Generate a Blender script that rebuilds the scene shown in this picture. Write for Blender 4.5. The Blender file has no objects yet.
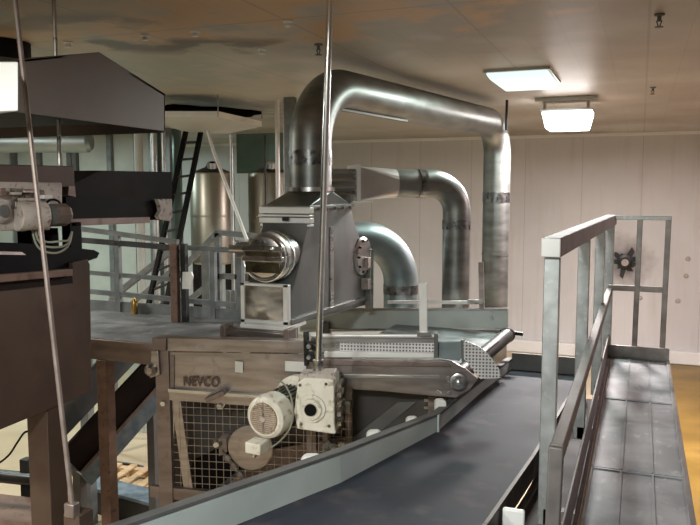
import bpy, bmesh, math, random
from mathutils import Vector, Matrix
random.seed(7)
S = bpy.context.scene
COL = S.collection
V = Vector

# ------------------------------------------------------------------ camera
F = 740.0; YAW = math.atan(290/740); PITCH = math.atan(72/740); CAM = V((0, 0, 3.45))
FW = V((-math.sin(YAW)*math.cos(PITCH), math.cos(YAW)*math.cos(PITCH), -math.sin(PITCH)))
RT = V((math.cos(YAW), math.sin(YAW), 0)); UP = RT.cross(FW)
cd = bpy.data.cameras.new('camera'); cam = bpy.data.objects.new('camera', cd); COL.objects.link(cam)
cd.sensor_width = 36; cd.lens = F*36/700; cd.clip_start = .05
cam.matrix_world = Matrix.Translation(CAM) @ Matrix((RT, UP, -FW)).transposed().to_4x4()
S.camera = cam
S.view_settings.view_transform = 'Standard'; S.view_settings.look = 'None'
S.view_settings.gamma = 1; S.view_settings.use_curve_mapping = False
S.view_settings.exposure = 0.42

def P(x, y, X=None, Y=None, Z=None, D=None, pl=None):
    """real point seen at x,y lying on the plane X / Y / Z, at depth D, or on plane pl=(point, normal)"""
    r = FW*F + RT*(x-350) - UP*(y-262.5)
    if pl: t = (pl[0]-CAM).dot(pl[1])/r.dot(pl[1])
    elif X is not None: t = (X-CAM.x)/r.x
    elif Y is not None: t = (Y-CAM.y)/r.y
    elif Z is not None: t = (Z-CAM.z)/r.z
    else: t = D/F
    return CAM + r*t

# ------------------------------------------------------------------ materials
def mat(name, c1, c2=None, rough=.5, metal=0, scale=4, stretch=(1, 1, 1), bump=0, c3=None, emit=None, es=1, rvar=.12, lo=.35, hi=.65, alpha=1, detail=6):
    m = bpy.data.materials.new(name); m.use_nodes = True
    nt = m.node_tree; N = nt.nodes; L = nt.links; b = N['Principled BSDF']
    b.inputs['Metallic'].default_value = metal; b.inputs['Roughness'].default_value = rough
    b.inputs['Base Color'].default_value = (*c1, 1)
    if emit:
        b.inputs['Emission Color'].default_value = (*emit, 1); b.inputs['Emission Strength'].default_value = es
    if c2 is not None:
        tc = N.new('ShaderNodeTexCoord'); mp = N.new('ShaderNodeMapping'); mp.inputs['Scale'].default_value = stretch
        nz = N.new('ShaderNodeTexNoise'); nz.inputs['Scale'].default_value = scale; nz.inputs['Detail'].default_value = detail
        L.new(tc.outputs['Object'], mp.inputs[0]); L.new(mp.outputs[0], nz.inputs['Vector'])
        cr = N.new('ShaderNodeValToRGB'); cr.color_ramp.elements[0].position = lo; cr.color_ramp.elements[1].position = hi
        cr.color_ramp.elements[0].color = (*c1, 1); cr.color_ramp.elements[1].color = (*c2, 1)
        L.new(nz.outputs['Fac'], cr.inputs[0]); out = cr.outputs[0]
        if c3 is not None:
            n2 = N.new('ShaderNodeTexNoise'); n2.inputs['Scale'].default_value = scale*3.1; n2.inputs['Detail'].default_value = 8
            L.new(tc.outputs['Object'], n2.inputs['Vector'])
            r2 = N.new('ShaderNodeValToRGB'); r2.color_ramp.elements[0].position = .56; r2.color_ramp.elements[1].position = .7
            L.new(n2.outputs['Fac'], r2.inputs[0])
            mx = N.new('ShaderNodeMix'); mx.data_type = 'RGBA'
            L.new(r2.outputs[0], mx.inputs['Factor']); L.new(out, mx.inputs['A']); mx.inputs['B'].default_value = (*c3, 1); out = mx.outputs['Result']
        L.new(out, b.inputs['Base Color'])
        mr = N.new('ShaderNodeMapRange'); mr.inputs['To Min'].default_value = max(.03, rough-rvar); mr.inputs['To Max'].default_value = min(1, rough+rvar)
        L.new(nz.outputs['Fac'], mr.inputs['Value']); L.new(mr.outputs[0], b.inputs['Roughness'])
        if bump:
            bp = N.new('ShaderNodeBump'); bp.inputs['Strength'].default_value = bump; bp.inputs['Distance'].default_value = .01
            L.new(nz.outputs['Fac'], bp.inputs['Height']); L.new(bp.outputs[0], b.inputs['Normal'])
    return m

M = {}
M['steel'] = mat('stainless steel', (.40, .39, .38), (.55, .54, .52), .30, 1, 3, (1, 1, 6), .05)
M['duct'] = mat('duct steel', (.19, .195, .187), (.29, .295, .28), .42, .95, 3, (1, 1, 3), .04)
M['duct_blue'] = mat('zinc duct steel', (.23, .275, .285), (.31, .36, .37), .46, .85, 3, (1, 1, 2), .04)
M['band'] = mat('duct band steel', (.12, .12, .12), (.3, .3, .3), .3, 1, 20, (1, 1, 1), .05)
M['bright'] = mat('polished steel', (.75, .75, .74), (.85, .85, .84), .22, 1, 5)
M['hood'] = mat('hood steel', (.15, .16, .155), (.23, .24, .235), .40, .9, 2.5, (1, 1, .5), .05)
M['warm'] = mat('warm stained steel', (.27, .232, .215), (.40, .35, .33), .36, .9, 3, (1, 1, 6), .04, c3=(.27, .225, .205))
M['warmpaint'] = mat('dull brown steel', (.17, .128, .112), (.25, .195, .175), .45, .6, 3, (1, 1, 4), .05, c3=(.15, .105, .09))
M['galv'] = mat('galvanised steel', (.44, .46, .46), (.60, .62, .62), .40, .8, 9, (1, 1, 1), .06, c3=(.62, .64, .63))
M['galvrail'] = mat('worn rail steel', (.28, .255, .245), (.42, .39, .37), .42, .85, 9, (1, 1, 1), .06)
M['warmrail'] = mat('dull brown rail steel', (.12, .105, .10), (.19, .17, .16), .62, .5, 9, (1, 1, 1), .06)
M['hatchd'] = mat('tarnished bronze steel', (.10, .085, .06), (.20, .17, .12), .3, .9, 12)
M['rodm'] = mat('aged rod steel', (.20, .155, .135), (.27, .22, .195), .45, .5, 12)
M['railgrey'] = mat('grey rail paint', (.16, .175, .18), (.23, .245, .25), .45, .4, 8)
M['raildark'] = mat('dark rail steel', (.03, .03, .032), (.06, .06, .06), .5, .3, 8)
M['rusty'] = mat('rusty post paint', (.13, .075, .055), (.20, .12, .09), .6, .2, 6, (1, 1, 2), .1, c3=(.09, .045, .03))
M['brown'] = mat('brown machine steel', (.062, .038, .028), (.092, .058, .043), .45, .35, 2, (1, 1, 1), .04, c3=(.07, .035, .027))
M['hoodbrown'] = mat('grey brown hood steel', (.125, .100, .085), (.150, .122, .105), .5, .15, 2, (1, 1, 1), .03)
M['darkbrown'] = mat('dark brown steel', (.008, .0045, .004), (.016, .009, .007), .6, 0, 5)
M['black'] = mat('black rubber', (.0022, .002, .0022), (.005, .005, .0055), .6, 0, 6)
M['blackm'] = mat('black steel', (.015, .015, .016), (.03, .03, .03), .4, .4, 6)
M['belt'] = mat('belt rubber', (.028, .033, .045), (.052, .050, .060), .62, 0, 1.6, (1, 1, 1), .05, c3=(.072, .064, .070), detail=9)
M['troughside'] = mat('belt side plate', (.46, .51, .49), (.54, .59, .57), .45, .2, 3, (1, 1, 1), .03)
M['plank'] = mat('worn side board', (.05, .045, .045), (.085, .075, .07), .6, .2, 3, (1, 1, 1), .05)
M['cream'] = mat('cream gearbox paint', (.62, .58, .49), (.74, .70, .62), .45, 0, 7, (1, 1, 1), .1, c3=(.36, .28, .2))
M['creamdull'] = mat('dull cream paint', (.36, .30, .26), (.46, .40, .36), .5, 0, 9, (1, 1, 1), .1, c3=(.15, .1, .08))
M['olive'] = mat('grimy motor paint', (.055, .058, .045), (.12, .12, .095), .45, .2, 12, (1, 1, 1), .15, c3=(.3, .28, .22))
M['grime'] = mat('grime', (.03, .022, .018), (.2, .17, .14), .7, 0, 25, (1, 1, 1), .3, c3=(.35, .25, .1))
M['rustgrille'] = mat('rusty grille', (.20, .12, .055), (.36, .25, .14), .7, 0, 30)
M['plastic'] = mat('white plastic', (.72, .72, .70), (.80, .80, .78), .35, 0, 6)
M['paper'] = mat('paper label', (.62, .60, .56), (.72, .70, .66), .6, 0, 6)
M['letter'] = mat('dark brown lettering', (.085, .045, .03), (.11, .06, .045), .6, .1, 20)
M['tank'] = mat('tank steel', (.33, .31, .25), (.46, .44, .38), .36, .9, 1.5, (2, 2, .3), .02)
M['wood'] = mat('pallet wood', (.50, .34, .19), (.66, .48, .29), .75, 0, 5, (1, 6, 1), .1)
M['glassteal'] = mat('teal window film', (.10, .155, .14), (.15, .21, .19), .2, .1, 1.2)
M['panelwhite'] = mat('pale panel', (.38, .40, .37), (.46, .48, .45), .5, 0, 2)
M['blue'] = mat('blue tarp', (.10, .15, .20), (.20, .26, .30), .5, 0, 12, (1, 1, 1), .2)
M['cableM'] = mat('grey green cable', (.20, .20, .15), (.26, .26, .2), .5, 0, 6)
M['kerb'] = mat('white kerb paint', (.74, .73, .70), (.80, .79, .76), .5, 0, 2)
M['lampw'] = mat('lamp diffuser bright', (.9, .9, .9), emit=(1, .93, .90), es=9)
M['lampd'] = mat('lamp diffuser', (.35, .36, .36), emit=(.80, 1, .97), es=.75)
M['glaresteel'] = mat('glare whitened steel', (.78, .77, .75), (.86, .85, .83), .35, .2, 5)  # pale colour stands in for lamp glare on steel parts
M['unseen'] = mat('grey wall panels', (.22, .21, .20), (.28, .27, .26), .6, 0, 1)
for k_ in ('black', 'darkbrown', 'belt'): M[k_].node_tree.nodes['Principled BSDF'].inputs['Specular IOR Level'].default_value = .12
M['conc'] = mat('belt frame paint', (.10, .10, .10), (.15, .145, .14), .6, .2, 4)
M['ratchet'] = mat('perforated plate', (.62, .60, .60), (.74, .72, .72), .45, .3, 6)

def dots(m, per):
    nt = m.node_tree; N = nt.nodes; L = nt.links; b = N['Principled BSDF']
    tc = N.new('ShaderNodeTexCoord'); mp = N.new('ShaderNodeVectorRotate'); mp.rotation_type = 'Z_AXIS'; mp.inputs['Angle'].default_value = -math.radians(14)
    L.new(tc.outputs['Object'], mp.inputs['Vector']); sx = N.new('ShaderNodeSeparateXYZ'); L.new(mp.outputs[0], sx.inputs[0])
    def mth(op, a, v=None):
        q = N.new('ShaderNodeMath'); q.operation = op; L.new(a, q.inputs[0])
        if v is not None:
            if hasattr(v, 'links'): L.new(v, q.inputs[1])
            else: q.inputs[1].default_value = v
        return q.outputs[0]
    fx = mth('SUBTRACT', mth('FRACT', mth('DIVIDE', sx.outputs[0], per)), .5); fz = mth('SUBTRACT', mth('FRACT', mth('DIVIDE', sx.outputs[2], per)), .5)
    d = mth('LESS_THAN', mth('ADD', mth('MULTIPLY', fx, fx), mth('MULTIPLY', fz, fz)), .09)
    mx = N.new('ShaderNodeMix'); mx.data_type = 'RGBA'; old = b.inputs['Base Color'].links[0].from_socket
    L.new(d, mx.inputs['Factor']); L.new(old, mx.inputs['A']); mx.inputs['B'].default_value = (.12, .115, .115, 1)
    L.new(mx.outputs['Result'], b.inputs['Base Color'])
dots(M['ratchet'], .023)

def shell_mats():
    # ceiling: painted metal planks with seams and broad brown stains
    m = bpy.data.materials.new('ceiling panels'); m.use_nodes = True; nt = m.node_tree; N = nt.nodes; L = nt.links; b = N['Principled BSDF']
    tc = N.new('ShaderNodeTexCoord')
    def noise(s, d=6, st=(1, 1, 1)):
        mp = N.new('ShaderNodeMapping'); mp.inputs['Scale'].default_value = st; L.new(tc.outputs['Object'], mp.inputs[0])
        n = N.new('ShaderNodeTexNoise'); n.inputs['Scale'].default_value = s; n.inputs['Detail'].default_value = d; L.new(mp.outputs[0], n.inputs['Vector']); return n.outputs['Fac']
    def ramp(src, a, c, p0=.4, p1=.65):
        r = N.new('ShaderNodeValToRGB'); r.color_ramp.elements[0].position = p0; r.color_ramp.elements[1].position = p1
        r.color_ramp.elements[0].color = (*a, 1); r.color_ramp.elements[1].color = (*c, 1); L.new(src, r.inputs[0]); return r.outputs[0]
    def mix(f, a, c):
        mx = N.new('ShaderNodeMix'); mx.data_type = 'RGBA'; L.new(f, mx.inputs['Factor']); L.new(a, mx.inputs['A'])
        if isinstance(c, tuple): mx.inputs['B'].default_value = (*c, 1)
        else: L.new(c, mx.inputs['B'])
        return mx.outputs['Result']
    sx = N.new('ShaderNodeSeparateXYZ'); L.new(tc.outputs['Object'], sx.inputs[0])
    def mth(op, a, v=None):
        q = N.new('ShaderNodeMath'); q.operation = op; L.new(a, q.inputs[0])
        if v is not None:
            if hasattr(v, 'links'): L.new(v, q.inputs[1])
            else: q.inputs[1].default_value = v
        return q.outputs[0]
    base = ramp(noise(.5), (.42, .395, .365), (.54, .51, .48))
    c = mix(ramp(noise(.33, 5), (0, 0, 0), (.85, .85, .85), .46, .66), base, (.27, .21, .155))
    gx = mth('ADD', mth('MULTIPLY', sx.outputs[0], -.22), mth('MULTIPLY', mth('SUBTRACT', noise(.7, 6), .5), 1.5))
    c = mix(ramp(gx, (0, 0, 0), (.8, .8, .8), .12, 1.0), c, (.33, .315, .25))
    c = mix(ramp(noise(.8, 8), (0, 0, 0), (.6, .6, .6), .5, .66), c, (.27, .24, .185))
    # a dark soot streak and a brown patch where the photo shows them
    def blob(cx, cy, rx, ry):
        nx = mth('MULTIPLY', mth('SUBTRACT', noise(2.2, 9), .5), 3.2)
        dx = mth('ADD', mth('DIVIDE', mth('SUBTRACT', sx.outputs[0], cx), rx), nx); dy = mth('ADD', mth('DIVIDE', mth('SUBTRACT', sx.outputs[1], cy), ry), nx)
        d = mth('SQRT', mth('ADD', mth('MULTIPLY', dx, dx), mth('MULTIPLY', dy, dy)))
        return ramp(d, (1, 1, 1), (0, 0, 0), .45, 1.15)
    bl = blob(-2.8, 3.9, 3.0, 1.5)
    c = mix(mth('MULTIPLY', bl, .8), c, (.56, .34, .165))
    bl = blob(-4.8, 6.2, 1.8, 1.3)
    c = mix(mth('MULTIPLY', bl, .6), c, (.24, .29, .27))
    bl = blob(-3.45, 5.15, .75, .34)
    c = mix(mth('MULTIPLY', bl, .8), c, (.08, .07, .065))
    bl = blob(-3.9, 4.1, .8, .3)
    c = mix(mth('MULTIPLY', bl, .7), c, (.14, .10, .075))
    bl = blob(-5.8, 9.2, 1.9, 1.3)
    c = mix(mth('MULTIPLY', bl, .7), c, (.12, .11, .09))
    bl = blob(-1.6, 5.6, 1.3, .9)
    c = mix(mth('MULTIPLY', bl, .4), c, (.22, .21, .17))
    fr = mth('FRACT', mth('DIVIDE', sx.outputs[0], 1.15)); s1 = mth('LESS_THAN', fr, .016)
    fr2 = mth('FRACT', mth('DIVIDE', sx.outputs[0], .2875)); s2 = mth('MULTIPLY', mth('LESS_THAN', fr2, .03), .35)
    fr3 = mth('FRACT', mth('DIVIDE', sx.outputs[1], 4.6)); s3 = mth('LESS_THAN', fr3, .005)
    seam = mth('MAXIMUM', mth('MAXIMUM', s1, s2), s3)
    c = mix(mth('MULTIPLY', seam, .45), c, (.2, .17, .14))
    L.new(c, b.inputs['Base Color']); b.inputs['Roughness'].default_value = .42
    bp = N.new('ShaderNodeBump'); bp.inputs['Strength'].default_value = .4; bp.inputs['Distance'].default_value = .01; bp.invert = True
    L.new(seam, bp.inputs['Height']); L.new(bp.outputs[0], b.inputs['Normal'])
    M['ceiling'] = m
    # wall: white insulated panels with vertical joints
    m = bpy.data.materials.new('wall panels'); m.use_nodes = True; nt = m.node_tree; N = nt.nodes; L = nt.links; b = N['Principled BSDF']
    tc = N.new('ShaderNodeTexCoord'); sx = N.new('ShaderNodeSeparateXYZ'); L.new(tc.outputs['Object'], sx.inputs[0])
    base = ramp(noise(.6), (.56, .545, .54), (.63, .615, .61))
    c = mix(ramp(noise(2.2, 6, (3, 3, .3)), (0, 0, 0), (.35, .35, .35), .55, .75), base, (.45, .41, .36))
    s1 = mth('LESS_THAN', mth('FRACT', mth('DIVIDE', sx.outputs[0], 1.15)), .012)
    s2 = mth('MULTIPLY', mth('LESS_THAN', mth('FRACT', mth('DIVIDE', sx.outputs[0], .23)), .05), .12)
    seam = mth('MAXIMUM', s1, s2)
    c = mix(mth('MULTIPLY', seam, .5), c, (.3, .28, .26))
    # soot burst around the pipe hole
    cx, cz = HOLE.x, HOLE.z
    dx = mth('SUBTRACT', sx.outputs[0], cx); dz = mth('SUBTRACT', sx.outputs[2], cz)
    nz = mth('MULTIPLY', mth('SUBTRACT', noise(4, 4), .5), .55)
    d = mth('ADD', mth('SQRT', mth('ADD', mth('MULTIPLY', dx, dx), mth('MULTIPLY', dz, dz))), nz)
    c = mix(ramp(d, (.9, .9, .9), (0, 0, 0), .1, .62), c, (.10, .075, .075))
    L.new(c, b.inputs['Base Color']); b.inputs['Roughness'].default_value = .38
    M['wall'] = m
    # floor: beige sealed concrete, ochre traffic coating on the right aisle
    m = bpy.data.materials.new('floor coating'); m.use_nodes = True; nt = m.node_tree; N = nt.nodes; L = nt.links; b = N['Principled BSDF']
    tc = N.new('ShaderNodeTexCoord'); sx = N.new('ShaderNodeSeparateXYZ'); L.new(tc.outputs['Object'], sx.inputs[0])
    a = ramp(noise(.8), (.50, .40, .27), (.60, .50, .36)); y = ramp(noise(1.1), (.20, .12, .018), (.33, .20, .04))
    y = mix(ramp(noise(3), (0, 0, 0), (.6, .6, .6), .55, .7), y, (.2, .12, .04))
    ed = ramp(mth('ADD', sx.outputs[0], mth('MULTIPLY', noise(2), .3)), (0, 0, 0), (1, 1, 1), .36, .40)
    c = mix(ed, a, y)
    L.new(c, b.inputs['Base Color']); b.inputs['Roughness'].default_value = .45
    M['floor'] = m
    # walkway deck: grey checker sheet with scuffs and dark stains
    m = bpy.data.materials.new('deck sheet'); m.use_nodes = True; nt = m.node_tree; N = nt.nodes; L = nt.links; b = N['Principled BSDF']
    tc = N.new('ShaderNodeTexCoord'); sx = N.new('ShaderNodeSeparateXYZ'); L.new(tc.outputs['Object'], sx.inputs[0])
    a = ramp(noise(3.2), (.17, .178, .19), (.31, .315, .335))
    a = mix(ramp(noise(11, 9, (1.6, .8, 1)), (0, 0, 0), (.7, .7, .7), .6, .68), a, (.36, .37, .38))
    a = mix(ramp(noise(2.1, 3), (0, 0, 0), (.75, .75, .75), .58, .7), a, (.055, .06, .06))
    L.new(a, b.inputs['Base Color']); b.inputs['Roughness'].default_value = .55; b.inputs['Metallic'].default_value = .15
    bp = N.new('ShaderNodeBump'); bp.inputs['Strength'].default_value = .3; bp.inputs['Distance'].default_value = .004
    L.new(noise(60, 2), bp.inputs['Height']); L.new(bp.outputs[0], b.inputs['Normal'])
    M['deck'] = m
HOLE = P(625, 262, Y=16)
shell_mats()

# ------------------------------------------------------------------ mesh builder
class MB:
    def __init__(s): s.v = []; s.f = []
    def add(s, vs, fs):
        o = len(s.v); s.v += [V(p) for p in vs]; s.f += [tuple(i+o for i in f) for f in fs]; return s
    def box(s, c, d, R=None):
        c = V(c); hx, hy, hz = d[0]/2, d[1]/2, d[2]/2
        vs = [V((x*hx, y*hy, z*hz)) for x in (-1, 1) for y in (-1, 1) for z in (-1, 1)]
        if R is not None: vs = [R @ p for p in vs]
        return s.add([p+c for p in vs], [(0, 1, 3, 2), (4, 6, 7, 5), (0, 4, 5, 1), (2, 3, 7, 6), (0, 2, 6, 4), (1, 5, 7, 3)])
    def bb(s, a, b): 
        a = V(a); b = V(b); return s.box((a+b)/2, [abs(b[i]-a[i]) for i in range(3)])
    def prism(s, pts, ext):
        n = len(pts); ext = V(ext); vs = [V(p) for p in pts]+[V(p)+ext for p in pts]
        return s.add(vs, [tuple(range(n))[::-1], tuple(range(n, 2*n))]+[(i, (i+1) % n, (i+1) % n+n, i+n) for i in range(n)])
    def loft(s, A, B):
        n = len(A); return s.add(list(A)+list(B), [tuple(range(n))[::-1], tuple(range(n, 2*n))]+[(i, (i+1) % n, (i+1) % n+n, i+n) for i in range(n)])
    def bar(s, a, b, w, h=None, up=(0, 0, 1)):
        a = V(a); b = V(b); h = w if h is None else h; d = (b-a).normalized(); u = V(up)
        if abs(d.dot(u)) > .98: u = V((0, 1, 0))
        x = d.cross(u).normalized(); z = x.cross(d)
        q = lambda c: [c+x*w/2*i+z*h/2*j for i, j in ((-1, -1), (1, -1), (1, 1), (-1, 1))]
        return s.loft(q(a), q(b))
    def tube(s, pts, r, seg=14, caps=True, inner=None):
        pts = [V(p) for p in pts]; n = len(pts); rs = r if isinstance(r, (list, tuple)) else [r]*n
        tang = [((pts[min(i+1, n-1)]-pts[max(i-1, 0)]).normalized()) for i in range(n)]
        u = V((0, 0, 1)); 
        if abs(tang[0].dot(u)) > .9: u = V((1, 0, 0))
        x = tang[0].cross(u).normalized(); vs = []
        for i in range(n):
            if i: x = (x-tang[i]*x.dot(tang[i])).normalized()
            y = tang[i].cross(x)
            vs += [pts[i]+(x*math.cos(2*math.pi*k/seg)+y*math.sin(2*math.pi*k/seg))*rs[i] for k in range(seg)]
        fs = [(i*seg+k, i*seg+(k+1) % seg, (i+1)*seg+(k+1) % seg, (i+1)*seg+k) for i in range(n-1) for k in range(seg)]
        if caps: fs += [tuple(range(seg))[::-1], tuple(range((n-1)*seg, n*seg))]
        return s.add(vs, fs)
    def lathe(s, o, ax, prof, seg=28):
        """prof: list of (distance along axis, radius)"""
        o = V(o); ax = V(ax).normalized(); u = V((0, 0, 1)) if abs(ax.z) < .9 else V((1, 0, 0))
        x = ax.cross(u).normalized(); y = ax.cross(x); vs = []
        for h, r in prof: vs += [o+ax*h+(x*math.cos(2*math.pi*k/seg)+y*math.sin(2*math.pi*k/seg))*r for k in range(seg)]
        n = len(prof); fs = [(i*seg+k, i*seg+(k+1) % seg, (i+1)*seg+(k+1) % seg, (i+1)*seg+k) for i in range(n-1) for k in range(seg)]
        fs += [tuple(range(seg))[::-1], tuple(range((n-1)*seg, n*seg))]
        return s.add(vs, fs)
    def build(s, name, m, parent=None, bevel=0, ang=32, org=None):
        if parent is not None: org = V(parent['_o'])
        elif org is not None: org = V(org)
        else:
            xs = [min(p[i] for p in s.v) for i in range(3)]; xe = [max(p[i] for p in s.v) for i in range(3)]
            org = V(((xs[0]+xe[0])/2, (xs[1]+xe[1])/2, xs[2]))
        me = bpy.data.meshes.new(name); me.from_pydata([tuple(p-org) for p in s.v], [], s.f)
        bm = bmesh.new(); bm.from_mesh(me); bmesh.ops.recalc_face_normals(bm, faces=bm.faces); bm.to_mesh(me); bm.free()
        me.materials.append(m if not isinstance(m, str) else M[m])
        for p in me.polygons: p.use_smooth = True
        me.set_sharp_from_angle(angle=math.radians(ang))
        o = bpy.data.objects.new(name, me); COL.objects.link(o)
        if parent is not None: o.parent = parent; o['_o'] = tuple(org)
        else: o.location = org; o['_o'] = tuple(org)
        if bevel:
            b = o.modifiers.new('bevel', 'BEVEL'); b.width = bevel; b.segments = 2; b.limit_method = 'ANGLE'; b.angle_limit = math.radians(40)
        return o

def sq_round(S4, ctr, ux, uy, rad, n=24):
    """sheet metal square to round piece: S4 = four corners in angular order, round end at ctr"""
    C_ = [ctr+(ux*math.cos(2*math.pi*k/n)+uy*math.sin(2*math.pi*k/n))*rad for k in range(n)]
    vs = list(S4)+C_; fs = [(3, 2, 1, 0), tuple(range(4, 4+n))]
    q = n//4
    for i in range(4):
        k0 = i*q
        for k in range(q): fs.append((i, 4+(k0+k) % n, 4+(k0+k+1) % n))
        fs.append((i, 4+(k0+q) % n, (i+1) % 4))
    return MB().add(vs, fs)
def tag(o, label, cat, group=None, kind=None):
    o['label'] = label; o['category'] = cat
    if group: o['group'] = group
    if kind: o['kind'] = kind
    return o
def thing(name, loc, label, cat, group=None):
    o = bpy.data.objects.new(name, None); COL.objects.link(o); o.location = V(loc); o['_o'] = tuple(loc); o.empty_display_size = .1
    return tag(o, label, cat, group)
def struct(name, mb, m, **k):
    o = mb.build(name, m, org=(0, 0, 0), **k); o['kind'] = 'structure'; return o
def fillet(pts, R, n=10):
    pts = [V(p) for p in pts]; out = [pts[0]]
    R = R if isinstance(R, (list, tuple)) else [R]*(len(pts)-2)
    for i in range(1, len(pts)-1):
        a = (pts[i-1]-pts[i]).normalized(); b = (pts[i+1]-pts[i]).normalized(); r = R[i-1]
        ang = a.angle(b); t = r/math.tan(ang/2); c = pts[i]+(a+b).normalized()*r/math.sin(ang/2)
        p0 = pts[i]+a*t; p1 = pts[i]+b*t; u = (p0-c); w = (p1-c); th = u.angle(w)
        for k in range(n+1):
            f = k/n; out.append(c+(u*math.sin((1-f)*th)+w*math.sin(f*th))/math.sin(th))
    return out+[pts[-1]]
def dup(root, off):
    r = root.copy(); COL.objects.link(r); r.location = root.location+V(off)
    for ch in list(root.children):
        c = ch.copy(); COL.objects.link(c); c.parent = r
        for g in list(ch.children):
            d = g.copy(); COL.objects.link(d); d.parent = c
    return r
Zx = V((0, 0, 1)); X1 = V((1, 0, 0)); Y1 = V((0, 1, 0))

# ------------------------------------------------------------------ room shell
CE = 4.6; WY = 16.0
struct('floor', MB().bb((-18, -5, -.1), (5, WY+.2, 0)), 'floor')
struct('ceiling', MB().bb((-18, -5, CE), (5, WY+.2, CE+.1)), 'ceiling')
struct('wall_back', MB().bb((-18, WY, 0), (5, WY+.2, CE)), 'wall')
struct('wall_left', MB().bb((-18.2, -5, 0), (-18, WY, CE)), 'unseen')
struct('wall_right', MB().bb((5, -5, 0), (5.2, WY, CE)), 'unseen')
struct('wall_front', MB().bb((-18, -5.2, 0), (5, -5, CE)), 'unseen')
struct('baseboard_back', MB().bb((-18, WY-.14, 0), (5, WY, .26)), 'kerb', bevel=.02)
struct('trim_1', MB().bb((-18, WY-.05, CE-.06), (5, WY, CE)), 'kerb')

def arc(c, r, a0, a1, n):  # degrees, in pixel plane (helper for outlines on a plane)
    return [(c[0]+r*math.cos(math.radians(a0+(a1-a0)*k/n)), c[1]+r*math.sin(math.radians(a0+(a1-a0)*k/n))) for k in range(n+1)]

# ------------------------------------------------------------------ walkway and railings (right)
WZ = 2.0
t = thing('walkway', (0, 4, 0), 'grey metal sheet walkway with scuffed deck running away beside the yellow floor', 'walkway')
ys = [-.6, 3.98, 5.38, 6.72]
ys = [-1.0, 1.2, 2.55, 3.98, 5.38, 6.74]
for i in range(5):
    y0, y1 = ys[i]+.012, ys[i+1]-.012; mb = MB().bb((-.19, y0, WZ-.02), (.25, y1, WZ))
    for x in (-.19, -.045, .105, .25): mb.bb((x-.005, y0, WZ), (x+.005, y1, WZ+.009))
    for y in (y0, y1): mb.bb((-.19, y-.008, WZ), (.25, y+.008, WZ+.006))
    mb.build('deck_panel', 'deck', t)
for x in (-.215, .262): MB().bb((x-.012, -1, WZ-.16), (x+.012, 6.76, WZ+.012)).build('side_beam', 'warmrail', t, bevel=.003)
MB().bb((-.23, 6.745, WZ-.16), (.27, 6.77, WZ+.11)).build('kick_plate', 'galvrail', t, bevel=.003)
for y in (.5, 3.4, 6.6):
    for x in (-.215, .262): MB().bb((x-.035, y-.035, 0), (x+.035, y+.035, WZ-.16)).build('leg', 'galvrail', t)

def rx(y): return -.372+(y-3.5)*.038
RZ = 3.235; rs = .088
MB().prism([V(p) for p in ((-.24, 0, 1.63), (-.24, 6.6, 1.63), (-.38, 6.6, 1.63), (-.515, 4.6, 1.63), (-.61, 3.4, 1.63), (-.71, 2.3, 1.63), (-.85, 0, 1.63))], (0, 0, .02)).build('gap_shade_sheet', 'darkbrown', t)  # dark sheet added to shade the gap between belt and walkway
MB().bb((-.245, -1, .3), (-.235, 6.74, WZ-.16)).build('shade_skirt', 'darkbrown', t)  # dark sheet added so the space below the deck reads unlit
t = thing('guard_rail', (-.3, 4.5, 1.9), 'galvanised square tube guard rail along left edge of the walkway', 'railing')
MB().bar((rx(3.46), 3.46, RZ-rs/2), (rx(7.02), 7.02, RZ-rs/2), rs).build('top_rail', 'warmrail', t, bevel=.006)
MB().bar((rx(3.452), 3.448, RZ-rs/2), (rx(3.46), 3.4605, RZ-rs/2), rs*.98).build('end_cap', 'glaresteel', t, bevel=.004)['label'] = 'end cap whitened to look lit'  # white colour stands for lamp light on the rail end
for y in (3.52, 4.86, 5.98, 6.95): MB().bar((rx(y), y, 1.86), (rx(y), y, RZ-rs), .072, .05, up=(0, 1, 0)).build('post', 'galv', t, bevel=.005)
MB().bar((-.245, 2.62, 2.53), (-.232, 6.95, 2.565), .045, .065).build('mid_rail', 'warmrail', t, bevel=.004)
MB().bar((-.247, 2.63, 2.555), (-.262, 2.65, 1.86), .05, .055, up=(0, 1, 0)).build('end_post', 'warmrail', t, bevel=.005)
MB().bar((-.24, 2.6, 2.09), (-.228, 6.95, 2.09), .012, .15).build('toe_board', 'warmrail', t, bevel=.003)
for y in (3.52, 4.86, 5.98, 6.95): MB().bar((rx(y)-.01, y, 1.9), (-.2, y, 1.9), .05, .08).build('mounting_bracket', 'warmrail', t)
t = thing('gate_rail', (0, 6.9, 2), 'thin steel end railing with two uprights closing the far end of the walkway', 'railing')
G = 6.86
MB().bar((-.27, G, RZ-.02), (.25, G, RZ-.02), .045, .035).build('top_rail', 'galv', t, bevel=.004)
MB().bar((-.24, G, 2.6), (.235, G, 2.6), .04, .05).build('mid_rail', 'galvrail', t, bevel=.004)
for x in (.0, .225): MB().bar((x-.01, G, WZ-.1), (x, G, RZ-.035), .045, .045, up=(0, 1, 0)).build('post', 'galvrail', t, bevel=.004)

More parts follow.
